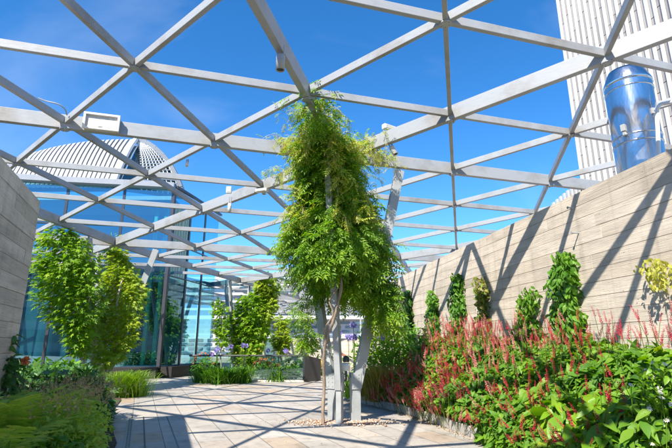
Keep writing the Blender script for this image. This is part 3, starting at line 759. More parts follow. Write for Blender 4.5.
def agapanthus(label, c, nfl, hh, rad=.5, nb=260, z0=0.0, flmat=None, bw=.05, bh=.85):
    e = empty('agapanthus', (c[0], c[1], 0)); tag(e, label, 'flowering plant'); inv = Matrix.Translation(e.location).inverted()
    o = blades('strap_leaves', None, (c[0], c[1], z0), rad, bh, nb, G_WALL, bw, .9, z0=z0); o.parent = e; o.matrix_parent_inverse = inv
    for i in range(nfl):
        x = c[0] + rng.normal() * rad * .55; y = c[1] + rng.normal() * rad * .3; z = hh * rng.uniform(.85, 1.12)
        m = MB(); m.tube([(x, y, z0), (x + .02, y, z * .5), (x, y, z - .03)], .008, 5); s = m.build('flower_stalk', G_BIST, e); s.matrix_parent_inverse = inv
        L = Leaves(); k = 60; u = unit(k); L.put(t_diamond(.45, .1, .1), np.array([x, y, z]) + u * .035, u, unit(k), rng.uniform(.06, .09, k)); f = L.build('flower_head', flmat or F_PURP, s)
    return e
agapanthus('agapanthus clump at the foot of the far vine column, dark strap leaves', (-4.35, 18.9, 0), 3, 1.25, .75, 520)
agapanthus('agapanthus clump left of the far column, next to the glass pavilion plinth', (-5.15, 19.3, 0), 1, 1.0, .5, 330)
agapanthus('agapanthus with lilac globes in front of the glass balustrade left end', (-3.6, 19.1, 0), 2, 1.4, .4, 200)
agapanthus('agapanthus inside the glass balustrade, two lilac globes above its rail', (-2.3, 19.9, 0), 3, 1.3, .6, 200)
agapanthus('tall agapanthus with lilac globes just behind the central column', (.45, 12.8, 0), 5, 1.75, .4, 150, .12)
agapanthus('tall agapanthus with lilac globes between column and far wall end', (1.3, 12.3, 0), 6, 1.85, .45, 150, .12)
# yellow and orange perennials
def perennial(label, c, rad, h, mat, nf, leafm=None, z0=0.0):
    e = empty('flowering_perennial', (c[0], c[1], 0)); tag(e, label, 'flowering plant'); inv = Matrix.Translation(e.location).inverted()
    L = Leaves(); n = 260; u = unit(n); pos = np.array([c[0], c[1], z0 + h * .45]) + u * np.array([rad, rad, h * .45]) * rng.uniform(.4, 1, n)[:, None]
    L.put(OVATE[0], pos, u + unit(n) * .5, unit(n) * .5 + [0, -.3, .8], rng.uniform(.09, .16, n)); o = L.build('leaves', leafm or G_BIG, e); o.matrix_parent_inverse = inv
    L = Leaves(); L.put(t_diamond(.6, .1, .1), np.zeros((9, 3)), unit(9) + [0, 0, .3], unit(9), .06); f0 = L.build('flower', mat, e)
    u = unit(nf); u[:, 2] = np.abs(u[:, 2]); pos = np.array([0, 0, z0 + h * .55]) + u * np.array([rad, rad, h * .55])
    for k in range(nf):
        f = f0 if k == 0 else f0.copy()
        if k: col.objects.link(f); f.parent = e
        f.location = pos[k]; f.rotation_euler = (rng.uniform(0, 6), rng.uniform(0, 6), 0)
perennial('yellow flowers behind the balustrade end panel, right of it', (-.35, 21.5, 0), .4, .8, F_YEL, 50)
perennial('red-flowered perennial beside the yellow flowers, against the far wall', (.1, 22.5, 0), .45, 1.0, F_ORA, 40)
perennial('orange flowers seen through the glass balustrade', (-3.0, 21.0, 0), .6, .8, F_ORA, 45)
perennial('orange flowers left of the far column, behind dark strap leaves', (-6.0, 22.5, 0), .6, 1.0, F_ORA, 26)
perennial('yellow-green shrub behind the glass balustrade', (-4.2, 23.5, 0), .7, 1.3, F_YEL, 12, G_MAPLEY)
perennial('lime green plant low behind the balustrade glass', (-1.8, 20.6, 0), .3, .65, F_YEL, 4, G_BIG)

def hedge(name, label, pts, rad, h, n, size, mat, tm=OVATE, z0=0.05, cat='shrub', flat=.8):
    L = Leaves(); P = np.array(pts, float); idx = rng.integers(0, len(P), n); u = unit(n); u[:, 2] = np.abs(u[:, 2])
    r = rng.uniform(.45, 1.05, n)[:, None]
    pos = P[idx] + u * r * np.array([rad, rad, h]); pos[:, 2] += z0
    d = u * .7 + unit(n) * .6 + [0, 0, -.2]; nr = u * .4 + unit(n) * .5 + [-.1, -.2, .8]
    for i, t in enumerate(tm): L.put(t, pos[i::len(tm)], d[i::len(tm)], nr[i::len(tm)], size * rng.uniform(.6, 1.3, len(pos[i::len(tm)])))
    o = L.build(name, mat); tag(o, label, cat); return o
# behind flowers at far end of right bed, greens between column and wall
hedge('leafy_shrub', 'green shrub against the wall foot, behind the lilac agapanthus', [(2.2, 14.2, .2), (2.3, 13.0, .2), (1.8, 15.2, .2), (2.5, 12.2, .2)], .6, 1.7, 3000, .13, G_WALL)
hedge('leafy_shrub', 'pale yellow-green shrub right of the central column at head height', [(1.5, 12.9, .2), (1.0, 13.4, .2)], .6, 1.9, 2200, .12, G_MAPLE)
hedge('leafy_shrub', 'small dark shrub on the far side of the balustrade, below the concrete wall', [(-.2, 24.5, 0), (-.6, 25.2, 0)], .55, 1.3, 900, .14, G_DARK)
hedge('leafy_shrub', 'dense clipped dark hedge seen through the balustrade glass', [(-3.0, 22.6, 0), (-2.2, 22.5, 0), (-1.6, 22.4, 0)], .5, .85, 1600, .1, G_DARK)

# left bed
LE = [(-2.0, 4.0), (-2.75, 6.2), (-3.2, 7.45), (-3.9, 8.8), (-4.9, 11.0), (-5.6, 13.0), (-6.6, 15.2), (-8.5, 18.6), (-14, 18.6), (-14, 6.9), (-5.2, 7.0), (-3.0, 1.0)]
sheet('planting_soil', LE, .02, M_SOIL)
hedge('leafy_shrub', 'dark broad-leaved shrub under the left vine, behind the ferns', [(-5.4, 9.2, 0), (-6.2, 9.8, 0), (-5.0, 9.6, 0), (-4.7, 8.7, 0)], .65, .95, 2400, .21, G_DARK, LOBED)
hedge('leafy_shrub', 'dark leafy edge plant leaning onto the paving beside the drain', [(-4.25, 8.5, 0), (-4.6, 8.9, 0)], .42, .85, 800, .22, G_DARK, LOBED)
hedge('leafy_shrub', 'dim green undergrowth beneath the left vines by the pavilion glass', [(-8.2, 13.5, 0), (-7.3, 13.2, 0), (-9.3, 13.5, 0), (-6.7, 12.0, 0), (-7.5, 11.5, 0), (-8.6, 12, 0)], .8, .95, 3600, .17, G_WALL)
hedge('leafy_shrub', 'low brown-tipped astilbe drift at the edge of the left bed', [(-3.6, 7.1, 0), (-3.3, 6.4, 0), (-4.0, 7.7, 0), (-3.1, 5.85, 0), (-3.8, 6.7, 0)], .40, .74, 5200, .075, G_FERN)
L = Leaves(); n = 330      # brown seed heads
cc = np.array([(-3.6, 7.1), (-3.3, 6.4), (-4.0, 7.7), (-3.1, 5.85), (-3.7, 6.8)])[rng.integers(0, 5, n)]
pos = np.concatenate([cc + rng.normal(size=(n, 2)) * .26, rng.uniform(.62, .92, (n, 1))], 1)
for i in range(5): L.put(SPK[i], pos[i::5], unit(len(pos[i::5])) * .5 + [0, 0, 1], unit(len(pos[i::5])), rng.uniform(.06, .13, len(pos[i::5])))
for k in range(4): L.put(t_diamond(.5), pos + rng.normal(size=(n, 3)) * .02, unit(n), unit(n), rng.uniform(.02, .045, n))
o = L.build('seed_heads', G_BROWN); tag(o, 'rusty brown seed heads over the low plants at the left bed edge', 'seed heads', kind='stuff')
# climber on the end of the left wall
vine_tree('wall_climber', 'dark climber growing up the end of the shaded left wall', (-4.75, 7.15), [(.2, -4.72, 7.0, .3), (.8, -4.72, 7.0, .32), (1.2, -4.76, 7.0, .24), (1.55, -4.8, 7.05, .13)], 60, 9, .13, OVATE, .12, G_DARK, [((-4.75, 7.1, 0), (-4.8, 7.1, 1.5), .015)], .5, M_BARK)
# roses
L = Leaves(); rp = at(26, 361, 6.9); k = 60; u = unit(k)
rs = empty('rose', tuple(rp)); tag(rs, 'single coral orange rose in front of the left wall corner', 'flower')
L.put(t_diamond(.9, .15, .3), u * .02, u + [0, 0, .3], unit(k), .05); L.build('petals', F_ORA, rs)
m = MB(); m.tube([(0, 0, 0), (-.03, .02, -.3), (0, .05, -rp.z + .05)], .006, 5); m.build('stem', G_DARK, rs)

# ferns
def t_frond(seed, n=24):
    r = random.Random(seed); ps = []
    pn = (np.array([(0, 0, 0), (-.07, .15, .01), (.07, .15, .01), (-.045, .38, .0), (-.085, .45, .012), (.045, .38, 0), (.085, .45, .012), (-.03, .68, -.02), (-.06, .73, -.01), (.03, .68, -.02), (.06, .73, -.01), (0, 1, -.08), (0, .45, -.01), (0, .73, -.03)]),
          np.array([(0, 12, 1), (0, 2, 12), (1, 12, 3), (3, 12, 4), (2, 5, 12), (5, 6, 12), (4, 12, 7), (7, 13, 8), (7, 12, 13), (6, 9, 12), (9, 10, 13), (9, 13, 12), (8, 13, 11), (10, 11, 13)]), np.zeros((0, 4), int))
    for i in range(n):
        t = .1 + .88 * i / (n - 1); z = .35 * t - .6 * t ** 2.4; y = t * .93; ln = .23 * math.sin(math.pi * min(1, (t * .84 + .16))) ** .8 + .015
        for sgn in (-1, 1):
            ps.append(xf(pn, np.array([0, y, z]), (sgn, .45 + r.uniform(-.1, .1), -.1 + r.uniform(-.12, .12) - .25 * t), (0, r.uniform(-.2, .2), 1), ln * r.uniform(.85, 1.1)))
    V = []
    m_ = 8
    for i in range(m_):
        t = i / (m_ - 1); z = .35 * t - .6 * t ** 2.4; w = .006 * (1 - .7 * t); V += [(-w, t * .93, z), (w, t * .93, z)]
    ps.append((np.array(V), np.zeros((0, 3), int), np.array([(2 * i, 2 * i + 1, 2 * i + 3, 2 * i + 2) for i in range(m_ - 1)])))
    return merge(ps)
FR = [t_frond(i) for i in range(3)]
def fern(label, c, size, n, elev=.75, mat=None, z0=.05, az=None):
    L = Leaves()
    a = rng.uniform(0, 2 * np.pi, n) if az is None else rng.uniform(az[0], az[1], n)
    el = elev * rng.uniform(.55, 1.25, n)
    d = np.stack([np.cos(a), np.sin(a), el], 1)
    pos = np.tile(np.array([c[0], c[1], z0]), (n, 1)) + rng.normal(size=(n, 3)) * .04 * np.array([1, 1, 0])
    for i in range(3): 
        if len(pos[i::3]): L.put(FR[i], pos[i::3], d[i::3], np.tile([0, 0, 1.], (len(pos[i::3]), 1)) + unit(len(pos[i::3])) * .2, size * rng.uniform(.75, 1.15, len(pos[i::3])))
    o = L.build('fern', mat or G_FERN); tag(o, label, 'fern'); return o
fern('upright light green fern nearest the left wall, tallest of the ferns', (-3.8, 5.7, 0), 1.3, 12, 1.9)
fern('spreading fern at the bottom left corner, arching towards the paving', (-3.45, 5.1, 0), 1.1, 11, 1.1)
fern('lower fern in front of the brown-tipped plants', (-3.15, 5.35, 0), .75, 10, .9)
fern('fern touching the left wall just past the tallest one', (-4.2, 6.5, 0), 1.05, 10, 1.6)
fern('small yellowing fern at the very bottom left edge of the view', (-3.3, 4.7, 0), .95, 10, 1.2)
hedge('leafy_shrub', 'low dark leaves between the ferns at the bottom left', [(-3.0, 5.4, 0), (-3.5, 5.5, 0), (-3.3, 5.9, 0), (-3.9, 5.9, 0), (-3.3, 4.9, 0)], .45, .4, 1900, .10, G_WALL)

# ------------------------------------------------------------------ paving details
m = MB(); jd = Vector((-math.sin(R(22)), math.cos(R(22)), 0)); 
def strip(name, px, wid, mat, label, slots=False):
    p1 = on_floor(*px); p0 = p1 - jd * 6.5; m = MB(); 
    sd = Vector((jd.y, -jd.x, 0)); m.bar(p0 + Vector((0, 0, .001)), p1 + Vector((0, 0, .001)), wid, .008)
    o = m.build(name, mat); tag(o, label, 'drain')
    if slots:
        m2 = MB(); L = (p1 - p0).length; n = int(L / .05)
        for i in range(n):
            c = p0 + jd * (i + .5) * L / n + Vector((0, 0, .0065)) + sd * (.018 if i % 2 else -.018); m2.box(c, (.026, .03, .003), Matrix.Rotation(math.atan2(sd.y, sd.x), 3, 'Z'))
        m2.build('grate_slots', M_DARK, o)
    return o
strip('drain_channel', (131, 418), .11, M_GREY, 'perforated grey drain channel nearest the left bed', True)
strip('drain_channel', (143.5, 417), .02, M_DARK, 'narrow dark drain slot in the middle of the shaded paving')
strip('drain_channel', (167, 417), .016, M_DARK, 'thin dark drain line on the right of the shaded paving')
# gravel round the column foot and along the bed kerb
def pebbles(name, label, pts, mat, s=(.012, .03)):
    n = len(pts); base = np.array([(1, 0, 0), (-.9, .1, 0), (0, 1, 0), (.1, -1, 0), (0, 0, .7), (0, .1, -.7)]); f = np.array([(0, 2, 4), (2, 1, 4), (1, 3, 4), (3, 0, 4), (2, 0, 5), (1, 2, 5), (3, 1, 5), (0, 3, 5)])
    L = Leaves(); d = unit(n); d[:, 2] *= .3; L.put((base, f, np.zeros((0, 4), int)), np.array(pts), d, np.tile([0, 0, 1.], (n, 1)) + unit(n) * .3, rng.uniform(s[0], s[1], n))
    o = L.build(name, mat); tag(o, label, 'gravel', kind='stuff'); return o
t = NT('rusty_gravel'); g = t.n('ShaderNodeNewGeometry').outputs['Random Per Island']
M_GRAV = t.end(t.pbr(t.ramp(g, [(0, (.20, .11, .07)), (.4, (.38, .24, .16)), (.7, (.46, .36, .28)), (1, (.5, .46, .42))]), .8))
pts = []
while len(pts) < 1500:
    a = rng.uniform(0, 6.28); r = abs(rng.normal()) * .5; x = .15 + r * .9 * math.cos(a) + rng.normal() * .05; y = 9.42 + r * .38 * math.sin(a) + rng.normal() * .04
    pts.append((x, y, .012 + .012 * rng.random()))
pebbles('gravel', 'reddish brown gravel scattered round the foot of the central column', pts, M_GRAV)
pts = [(edge_x(y) - abs(rng.normal()) * .07 - .07, y, .01) for y in rng.uniform(6.5, 12, 420)]
pebbles('gravel', 'loose gravel and dirt along the foot of the stone edging', pts, M_GRAV, (.006, .016))
me = bpy.data.meshes.new('tree_pit'); k = 28; me.from_pydata([(.15 + .55 * math.cos(6.283 * i / k) * (1 + .08 * math.sin(i * 2.3)), 9.42 + .2 * math.sin(6.283 * i / k), .006) for i in range(k)], [], [tuple(range(k))])
o = link('tree_pit', me, simple('pit_soil', (.24, .16, .11), .9)); o['kind'] = 'structure'

L = Leaves(); n = 170; pos = np.stack([rng.uniform(-4, 2.2, n), rng.uniform(7, 16, n), np.full(n, .008)], 1); ok = (pos[:, 0] < edge_x(pos[:, 1]) - .1) & (pos[:, 0] > -.42 * pos[:, 1] + .2); pos = pos[ok]
L.put(OVATE[0], pos, unit(len(pos)) * [1, 1, .05], np.tile([0, 0, 1.], (len(pos), 1)) + unit(len(pos)) * .2, rng.uniform(.02, .05, len(pos)))
o = L.build('fallen_leaves', G_BROWN); tag(o, 'small dry fallen leaves scattered over the paving', 'leaf litter', kind='stuff')
# ------------------------------------------------------------------ glass balustrade
bal = empty('glass_balustrade', (-3.2, 19.1, 0)); tag(bal, 'low glass balustrade with dark handrail and a solid dark end panel', 'balustrade'); inv = Matrix.Translation(bal.location).inverted()
def bpart(m, nm, mt, **k): o = m.build(nm, mt, bal, **k); o.matrix_parent_inverse = inv; return o
m = MB(); m.span(-5.9, -1.25, 19.6, 19.68, .97, 1.03); bpart(m, 'handrail', M_DARK, bevel=.01)
m = MB(); m.span(-5.9, -1.25, 19.58, 19.72, .0, .07); bpart(m, 'skirting', M_CREAM)
for i, (a_, b_) in enumerate(((-5.88, -4.8), (-4.78, -3.7), (-3.68, -2.6), (-2.58, -1.3))):
    m = MB(); m.span(a_, b_, 19.63, 19.65, .07, .97); bpart(m, 'glass_panel', M_GLASSC)
for x in (-4.79, -3.69, -2.59): m = MB(); m.span(x - .015, x + .015, 19.61, 19.67, .07, .97); bpart(m, 'post', M_DARK)
m = MB(); m.add([(-1.25, 19.55, 0), (-.62, 20.2, 0), (-.62, 20.2, .86), (-1.25, 19.55, 1.03), (-1.33, 19.65, 0), (-.7, 20.3, 0), (-.7, 20.3, .86), (-1.33, 19.65, 1.03)],
      [(0, 1, 2, 3), (4, 7, 6, 5), (0, 4, 5, 1), (3, 2, 6, 7), (0, 3, 7, 4), (1, 5, 6, 2)]); bpart(m, 'end_panel', M_DARK)
m = MB(); m.span(-1.29, -1.23, 19.75, 22, .97, 1.03); bpart(m, 'handrail', M_DARK)
m = MB(); m.span(-1.27, -1.25, 20.4, 22, .05, .97); bpart(m, 'glass_panel', M_GLASSC)

# ------------------------------------------------------------------ fittings on the beams
def fitting_box():
    # cream housing on the face of the wide cross beam
    c = at(101.5, 121.5, node(2, 0).y + .22 * UD[1] - .16); e = empty('beam_floodlight', tuple(c), math.atan2(UD[1], UD[0])); tag(e, 'weathered cream box fitting fixed to the wide beam at upper left', 'light fitting')
    m = MB(); m.span(-.30, .30, .03, .16, -.15, .15); m.build('housing', M_CREAM, e, bevel=.008)
    m = MB(); m.span(-.31, .31, -.015, .03, .12, .16); m.span(-.31, .31, -.015, .03, -.165, -.125); m.span(-.31, -.27, -.0149, .0299, -.125, .12); m.span(.27, .31, -.0149, .0299, -.125, .12); m.build('frame', M_WHITE, e, bevel=.005)
    m = MB(); m.span(-.05, .02, .02, .028, -.118, -.095); m.span(.1, .14, .02, .028, -.12, -.105); m.build('vent', M_DARK, e)
fitting_box()
def spot(label, px, py, Y, r, h, tilt=(0, 0), top=None, mt=None):
    c = at(px, py, Y); e = empty('spotlight', tuple(c)); e.rotation_euler = (tilt[0], tilt[1], 0); tag(e, label, 'spotlight')
    m = MB(); m.lathe((0, 0, 0), [(.001, h / 2), (r * .8, h / 2), (r, h / 2 - .015), (r, -h / 2), (r * .86, -h / 2), (r * .84, -h / 2 + .02)], 24); m.build('body', mt or M_LEG, e)
    m = MB(); m.lathe((0, 0, 0), [(r * .85, -h / 2 + .02), (.001, -h / 2 + .022)], 24); m.build('lens', M_DARK, e)
    m = MB(); m.lathe((0, 0, 0), [(r * 1.02, h * .12), (r * 1.05, h * .1), (r * 1.02, h * .08)], 24); m.build('collar', M_LEGD, e)
    m = MB(); up = top or .14; m.tube([(r * .6, 0, h / 2 - .02), (r * .6, 0, h / 2 + up)], .014, 8); m.tube([(-r * .4, 0, h / 2 - .02), (-r * .4, 0, h / 2 + up)], .01, 8); m.build('bracket', M_LEGD, e)
    return e
spot('grey cylinder spotlight hanging under the thick beam above the wisteria', 280.5, 62.5, 5.86, .062, .24, (0, 0), .16)
spot('white tilted cylinder spotlight under the rising beam right of the wisteria', 393.5, 150.5, 8.75, .055, .21, (R(-14), R(-22)), .12, M_WHITE)
spot('small white cylinder light under the rising beam left of the wisteria', 229.5, 208, 10.6, .045, .22, (0, 0), .16, M_WHITE)
spot('second grey spotlight on the left rising beam close to the hanging shoots', 264, 193, 10.0, .05, .06, (0, 0), .05, M_WHITE)
spot('small pale cylinder under the wide beam over the pavilion', 187, 164, 8.9, .03, .1, (0, 0), .05, M_WHITE)
def jbox(label, px, py, Y, s, rz=0):
    c = at(px, py, Y); m = MB(); m.box((0, 0, 0), s); o = m.build('junction_box', M_WHITE, None, tuple(c), rz, bevel=.006)
    tag(o, label, 'junction box'); m = MB(); m.box((0, -s[1] / 2 - .004, 0), (s[0] * .8, .008, s[2] * .7)); m.build('lid', M_CREAM, o); return o
jbox('white box on top of the rising beam left of the wisteria', 229, 190, 10.75, (.12, .08, .16))
jbox('flat white box under the beam node beside the hanging shoots', 262, 190.5, 9.95, (.28, .12, .07), R(-20))
jbox('small white box on top of the beam above the tilted spotlight', 389, 128, 8.75, (.3, .1, .1), R(35))
# loose cable near the left node
n20 = node(2, 0); m = MB(); pts = smooth([at(38, 98, n20.y - .5), at(46, 101, n20.y - .45), at(58, 104, n20.y - .4), at(65, 109, n20.y - .3), at(67, 115, n20.y - .2)])
m.tube(pts, .012, 6); o = m.build('loose_cable', M_LEGD); tag(o, 'loop of grey cable arching over the beam node at upper left', 'cable')
# uplight on the central column
e = empty('uplight', tuple(at(346, 360, 9.35))); tag(e, 'small black lamp on a pale cup bracket behind the central column legs', 'lamp')
m = MB(); m.lathe((0, 0, 0), [(.001, -.04), (.06, -.04), (.065, 0), (.055, .05), (.03, .075), (.001, .08)], 20); m.build('lamp_head', M_DARK, e)
m = MB(); m.lathe((0, 0, -.2), [(.001, 0), (.075, 0), (.08, .1), (.07, .15), (.001, .15)], 20); m.build('cup', M_WHITE, e)
m = MB(); m.tube([(0, 0, -.2), (0, 0, -.36), (-.08, .02, -.42)], .02, 8); m.build('bracket', M_DARK, e)

# ------------------------------------------------------------------ flue
fl = empty('steel_flue', (5.2, 7.5, 0)); tag(fl, 'polished stainless steel flue with banded joints rising behind the sunlit wall', 'flue')
def m_ss():
    t = NT('stainless'); n = t.noise(t.mapping(t.obj(), (2, 2, .6)), 2.2, 3)
    return t.end(t.pbr((.60, .60, .60), .2, 1.0, t.bump(n, .04, .5)))
M_SS = m_ss()
m = MB(); m.lathe((0, 0, 0), [(.37, 0), (.37, 5.85)], 64); m.build('body', M_SS, fl)
m = MB(); m.lathe((0, 0, 5.85), [(.37, 0), (.385, .01), (.38, .06), (.30, .26), (.28, .3), (.27, .28), (.001, .28)], 64); m.build('cap', M_SS, fl)
for z in (5.74, 4.85, 4.72, 3.95, 3.86, 3.74, 2.6):
    m = MB(); m.lathe((0, 0, z), [(.37, -.014), (.382, -.01), (.382, .01), (.37, .014)], 64); m.build('band', M_SS, fl)
m = MB(); m.box((-.33, -.2, 4.96), (.09, .07, .12), Matrix.Rotation(.6, 3, 'Z')); m.box((-.34, -.22, 4.85), (.05, .05, .06), Matrix.Rotation(.6, 3, 'Z')); m.tube([(-.34, -.24, 4.85), (-.39, -.3, 4.8)], .012, 6); m.build('bracket', M_LEG, fl, bevel=.006)
m = MB()
for z_ in np.arange(.3, 5.7, .5): m.box((.1, -.358, z_), (.012, .012, .42))
m.build('seam', M_SS, fl)
m = MB(); m.box((.12, -.37, 5.2), (.1, .03, .1)); m.tube([(.12, -.37, 5.2), (.12, -.42, 5.2)], .02, 8); m.build('sensor', M_LEG, fl)
# pipe rail to the right of the flue
m = MB(); p0 = at(660, 150, 7.0); m.tube(smooth([at(660, 190, 6.9), at(658, 135, 6.9), at(657, 112, 6.9), at(659, 106, 6.9), at(664, 103.5, 6.9), at(700, 97, 6.5)]), .032, 12); o = m.build('vent_pipe', M_WHITE); tag(o, 'white bent pipe just right of the steel flue', 'pipe')

# ------------------------------------------------------------------ tower
tw = empty('office_tower', (34.2, 62, -50)); tag(tw, 'tall pale office tower with close white vertical fins, at upper right', 'building'); inv = Matrix.Translation(tw.location).inverted()
def tpart(m, nm, mt): o = m.build(nm, mt, tw); o.matrix_parent_inverse = inv; return o
A = Vector((34.6, 62, 0)); B = Vector((37.8, 49, 0)); d = (B - A).normalized(); nrm = Vector((d.y, -d.x, 0)); 
if nrm.x > 0: nrm = -nrm
M_FIN = simple('white_fin', (.56, .555, .55), .35, var=.12, scale=.6); 
t = NT('facade_panel'); g = t.n('ShaderNodeNewGeometry').outputs['Random Per Island']; n = t.noise(t.obj(), .4, 4)
c_ = t.mix(1.0, t.mix(g, (.25, .24, .245), (.33, .32, .315)), t.rampv(n, [(.3, .85), (.7, 1.0)]), 'MULTIPLY'); M_PANEL = t.end(t.pbr(c_, .28, .1))
rot = Matrix.Rotation(math.atan2(d.y, d.x), 3, 'Z'); nb = 30; bay = .98; st = 4.3; H = 78
m = MB(); m.box(A + d * nb * bay / 2 - nrm * 8.2 + Vector((0, 0, H / 2 - 25)), (nb * bay, 16, H + 50), rot); tpart(m, 'core', simple('tower_core', (.16, .16, .17), .5))
m = MB()
for i in range(nb):
    c = A + d * (i + .5) * bay; z = -50 - (i % 5) * -st / 5 - st
    while z < H - st:
        m.box(c - nrm * .12 + Vector((0, 0, z + st / 2)), (bay - .02, .2, st - .10), rot); z += st
tpart(m, 'wall_panels', M_PANEL)
for i in range(nb + 1):
    m = MB(); c = A + d * i * bay + nrm * .22; m.box(c + Vector((0, 0, H / 2 - 25)), (.20, .42, H + 50), rot); tpart(m, 'fin', M_FIN)
lb = empty('office_block', (38, 80, -50)); tag(lb, 'lower finned block with a stepped top just left of the tower, over the wall', 'building'); inv2 = Matrix.Translation(lb.location).inverted()
zt0 = at(552, 203, 76).z; 
for i in range(26):
    X = at(551.5 + i * 3.9, 195, 76).x; top = at(560, 203 - min(i, 7) * 3.0, 76).z
    m = MB(); m.span(X - .13, X + .13, 75.4, 76, -50, top); o = m.build('fin', M_FIN, lb); o.matrix_parent_inverse = inv2
    m = MB(); m.span(X + .14, X + .49, 75.9, 77, -50, top - .6); o = m.build('wall_panel', M_PANEL, lb); o.matrix_parent_inverse = inv2

# ------------------------------------------------------------------ far office building with ribbon windows
fb = empty('far_office_building', (-12, 62, -50)); tag(fb, 'distant white office building with blue window ribbons beyond the terrace', 'building'); inv3 = Matrix.Translation(fb.location).inverted()
def fpart(m, nm, mt): o = m.build(nm, mt, fb); o.matrix_parent_inverse = inv3; return o
def m_win():
    t = NT('office_glass'); n = t.noise(t.mapping(t.obj(), (.1, .1, .4)), 1.5, 2)
    return t.end(t.pbr(t.ramp(n, [(.3, (.10, .16, .22)), (.7, (.22, .30, .38))]), .08, .25, spec=.8))
M_WIN = m_win(); M_FB = simple('far_cladding', (.62, .61, .60), .5, var=.12, scale=.5); M_FBR = simple('far_grey_brick', (.5, .5, .52), .6, var=.1)
yF = 60
def zf(py): return at(260, py, yF).z
m = MB(); m.span(-46, 14, yF + .6, yF + 14, -50, zf(283)); fpart(m, 'wall', M_FBR)
for i, (p0, p1) in enumerate(((282, 288), (293, 295.5), (301, 303), (308.5, 310.5), (316, 319.5))):
    m = MB(); m.span(-46, 14, yF - .5 - .1 * i, yF + .58, zf(p1), zf(p0)); fpart(m, 'floor_band', M_FB)
for i, (p0, p1) in enumerate(((288, 293), (295.5, 301), (303, 308.5), (310.5, 316))):
    m = MB()
    for j in range(20): m.span(-46 + j * 3 + .06, -43 + j * 3 - .06, yF + .2, yF + .45, zf(p1), zf(p0))
    fpart(m, 'window_ribbon', M_WIN)
    for j in range(21): m = MB(); m.span(-46 + j * 3 - .06, -46 + j * 3 + .06, yF + .1, yF + .5, zf(p1) + .02, zf(p0) - .02); fpart(m, 'mullion', M_FB)
row = 0; py = 320.5
while py < 352:     # staggered small windows
    m = MB()
    for j in range(26): 
        x = -46 + j * 2.3 + (row % 2) * 1.15; m.span(x, x + 1.75, yF + .48, yF + .62, zf(py + 3.4), zf(py + .9))
    fpart(m, 'window_row', M_WIN); py += 4.3; row += 1
# rooftop frame in front of the far building
rf = empty('roof_frame', (-6, 44, 0)); tag(rf, 'white horizontal roof frame with slim rails, beyond the far column', 'canopy'); inv4 = Matrix.Translation(rf.location).inverted()
for p, Y in ((278, 40), (281.5, 41)):
    m = MB(); a_ = at(180, p, Y); b_ = at(372, p + 1.5, Y); m.bar(a_, b_, .2, .2); o = m.build('rail', M_WHITE, rf); o.matrix_parent_inverse = inv4
for j in range(9):
    a_ = at(190 + j * 22, 279, 40); m = MB(); m.bar(a_, a_ + Vector((1.2, 3.5, -.1)), .08, .1); o = m.build('strut', M_WHITE, rf); o.matrix_parent_inverse = inv4
for j in range(3):
    a_ = at(200 + j * 80, 281, 41); m = MB(); m.bar(a_, Vector((a_.x, a_.y, 0)), .12, .12); o = m.build('post', M_LEG, rf); o.matrix_parent_inverse = inv4

# ------------------------------------------------------------------ glass pavilion with vaulted louvred roof
pv = empty('glass_pavilion', (-9, 23, 0)); tag(pv, 'blue-green glass pavilion with vaulted louvre roof on the left', 'building'); invp = Matrix.Translation(pv.location).inverted()
def pp(m, nm, mt, **k): o = m.build(nm, mt, pv, **k); o.matrix_parent_inverse = invp; return o
# plan of the facade: frontal part then a corner turning away
PL = [(-26, 19.2), (-22, 19.6), (-18.2, 20.2), (-15.4, 20.7), (-12.7, 21.2), (-10.2, 21.6), (-7.95, 22.0), (-7.6, 23.7), (-7.3, 25.4), (-7.0, 27.2)]
ZT = 8.85
for i in range(len(PL) - 1):
    a_ = Vector((*PL[i], 0)); b_ = Vector((*PL[i + 1], 0)); zt = ZT if i < 6 else ZT - .0
    m = MB(); dd_ = (b_ - a_).normalized(); pn = Vector((dd_.y, -dd_.x, 0))
    p_, q_ = a_ + dd_ * .04, b_ - dd_ * .04
    m.add([p_ + Vector((0, 0, .42)), q_ + Vector((0, 0, .42)), q_ + Vector((0, 0, zt)), p_ + Vector((0, 0, zt))], [(0, 1, 2, 3)])
    pp(m, 'glass_pane', M_GLASS)
    m = MB(); m.bar(a_ + Vector((0, 0, .4)), a_ + Vector((0, 0, zt)), *((.07, .12) if i != 6 else (.16, .16)), (dd_.x, dd_.y, 0)); pp(m, 'mullion', M_MUL)
    for z in (4.6, 6.2) if i >= 6 else ((6.9,) if i < 6 else ()):
        m = MB(); m.bar(a_ + pn * .03 + Vector((0, 0, z)), b_ + pn * .03 + Vector((0, 0, z)), .06, .05); pp(m, 'transom', M_MUL)
    m = MB(); m.bar(a_ + Vector((0, 0, .24)) + pn * .25, b_ + Vector((0, 0, .24)) + pn * .25, .8, .48); pp(m, 'plinth', M_PLINTH)
    m = MB(); m.bar(a_ + Vector((0, 0, zt + .12)) + pn * .1, b_ + Vector((0, 0, zt + .12)) + pn * .1, *((.5, .26) if i < 6 else (.14, .12))); pp(m, 'parapet', M_GREY if i < 6 else M_MUL)
added_block = empty('office_block', (-38, -42, -50)); tag(added_block, 'unseen pale office block added behind the camera for the pavilion glass to reflect', 'building'); invr = Matrix.Translation(added_block.location).inverted()  # added building out of view, masks the bare horizon reflected in the pavilion glass
m = MB(); m.span(-80, 4, -60, -42, -50, 15); o = m.build('wall', simple('added_block_wall', (.50, .48, .45), .6), added_block); o.matrix_parent_inverse = invr
for fl_ in range(5):
    m = MB(); m.span(-79, 3, -41.98, -41.7, -1.5 + fl_ * 3.4, .4 + fl_ * 3.4); o = m.build('window_ribbon', simple('added_block_window', (.10, .14, .17), .1), added_block); o.matrix_parent_inverse = invr
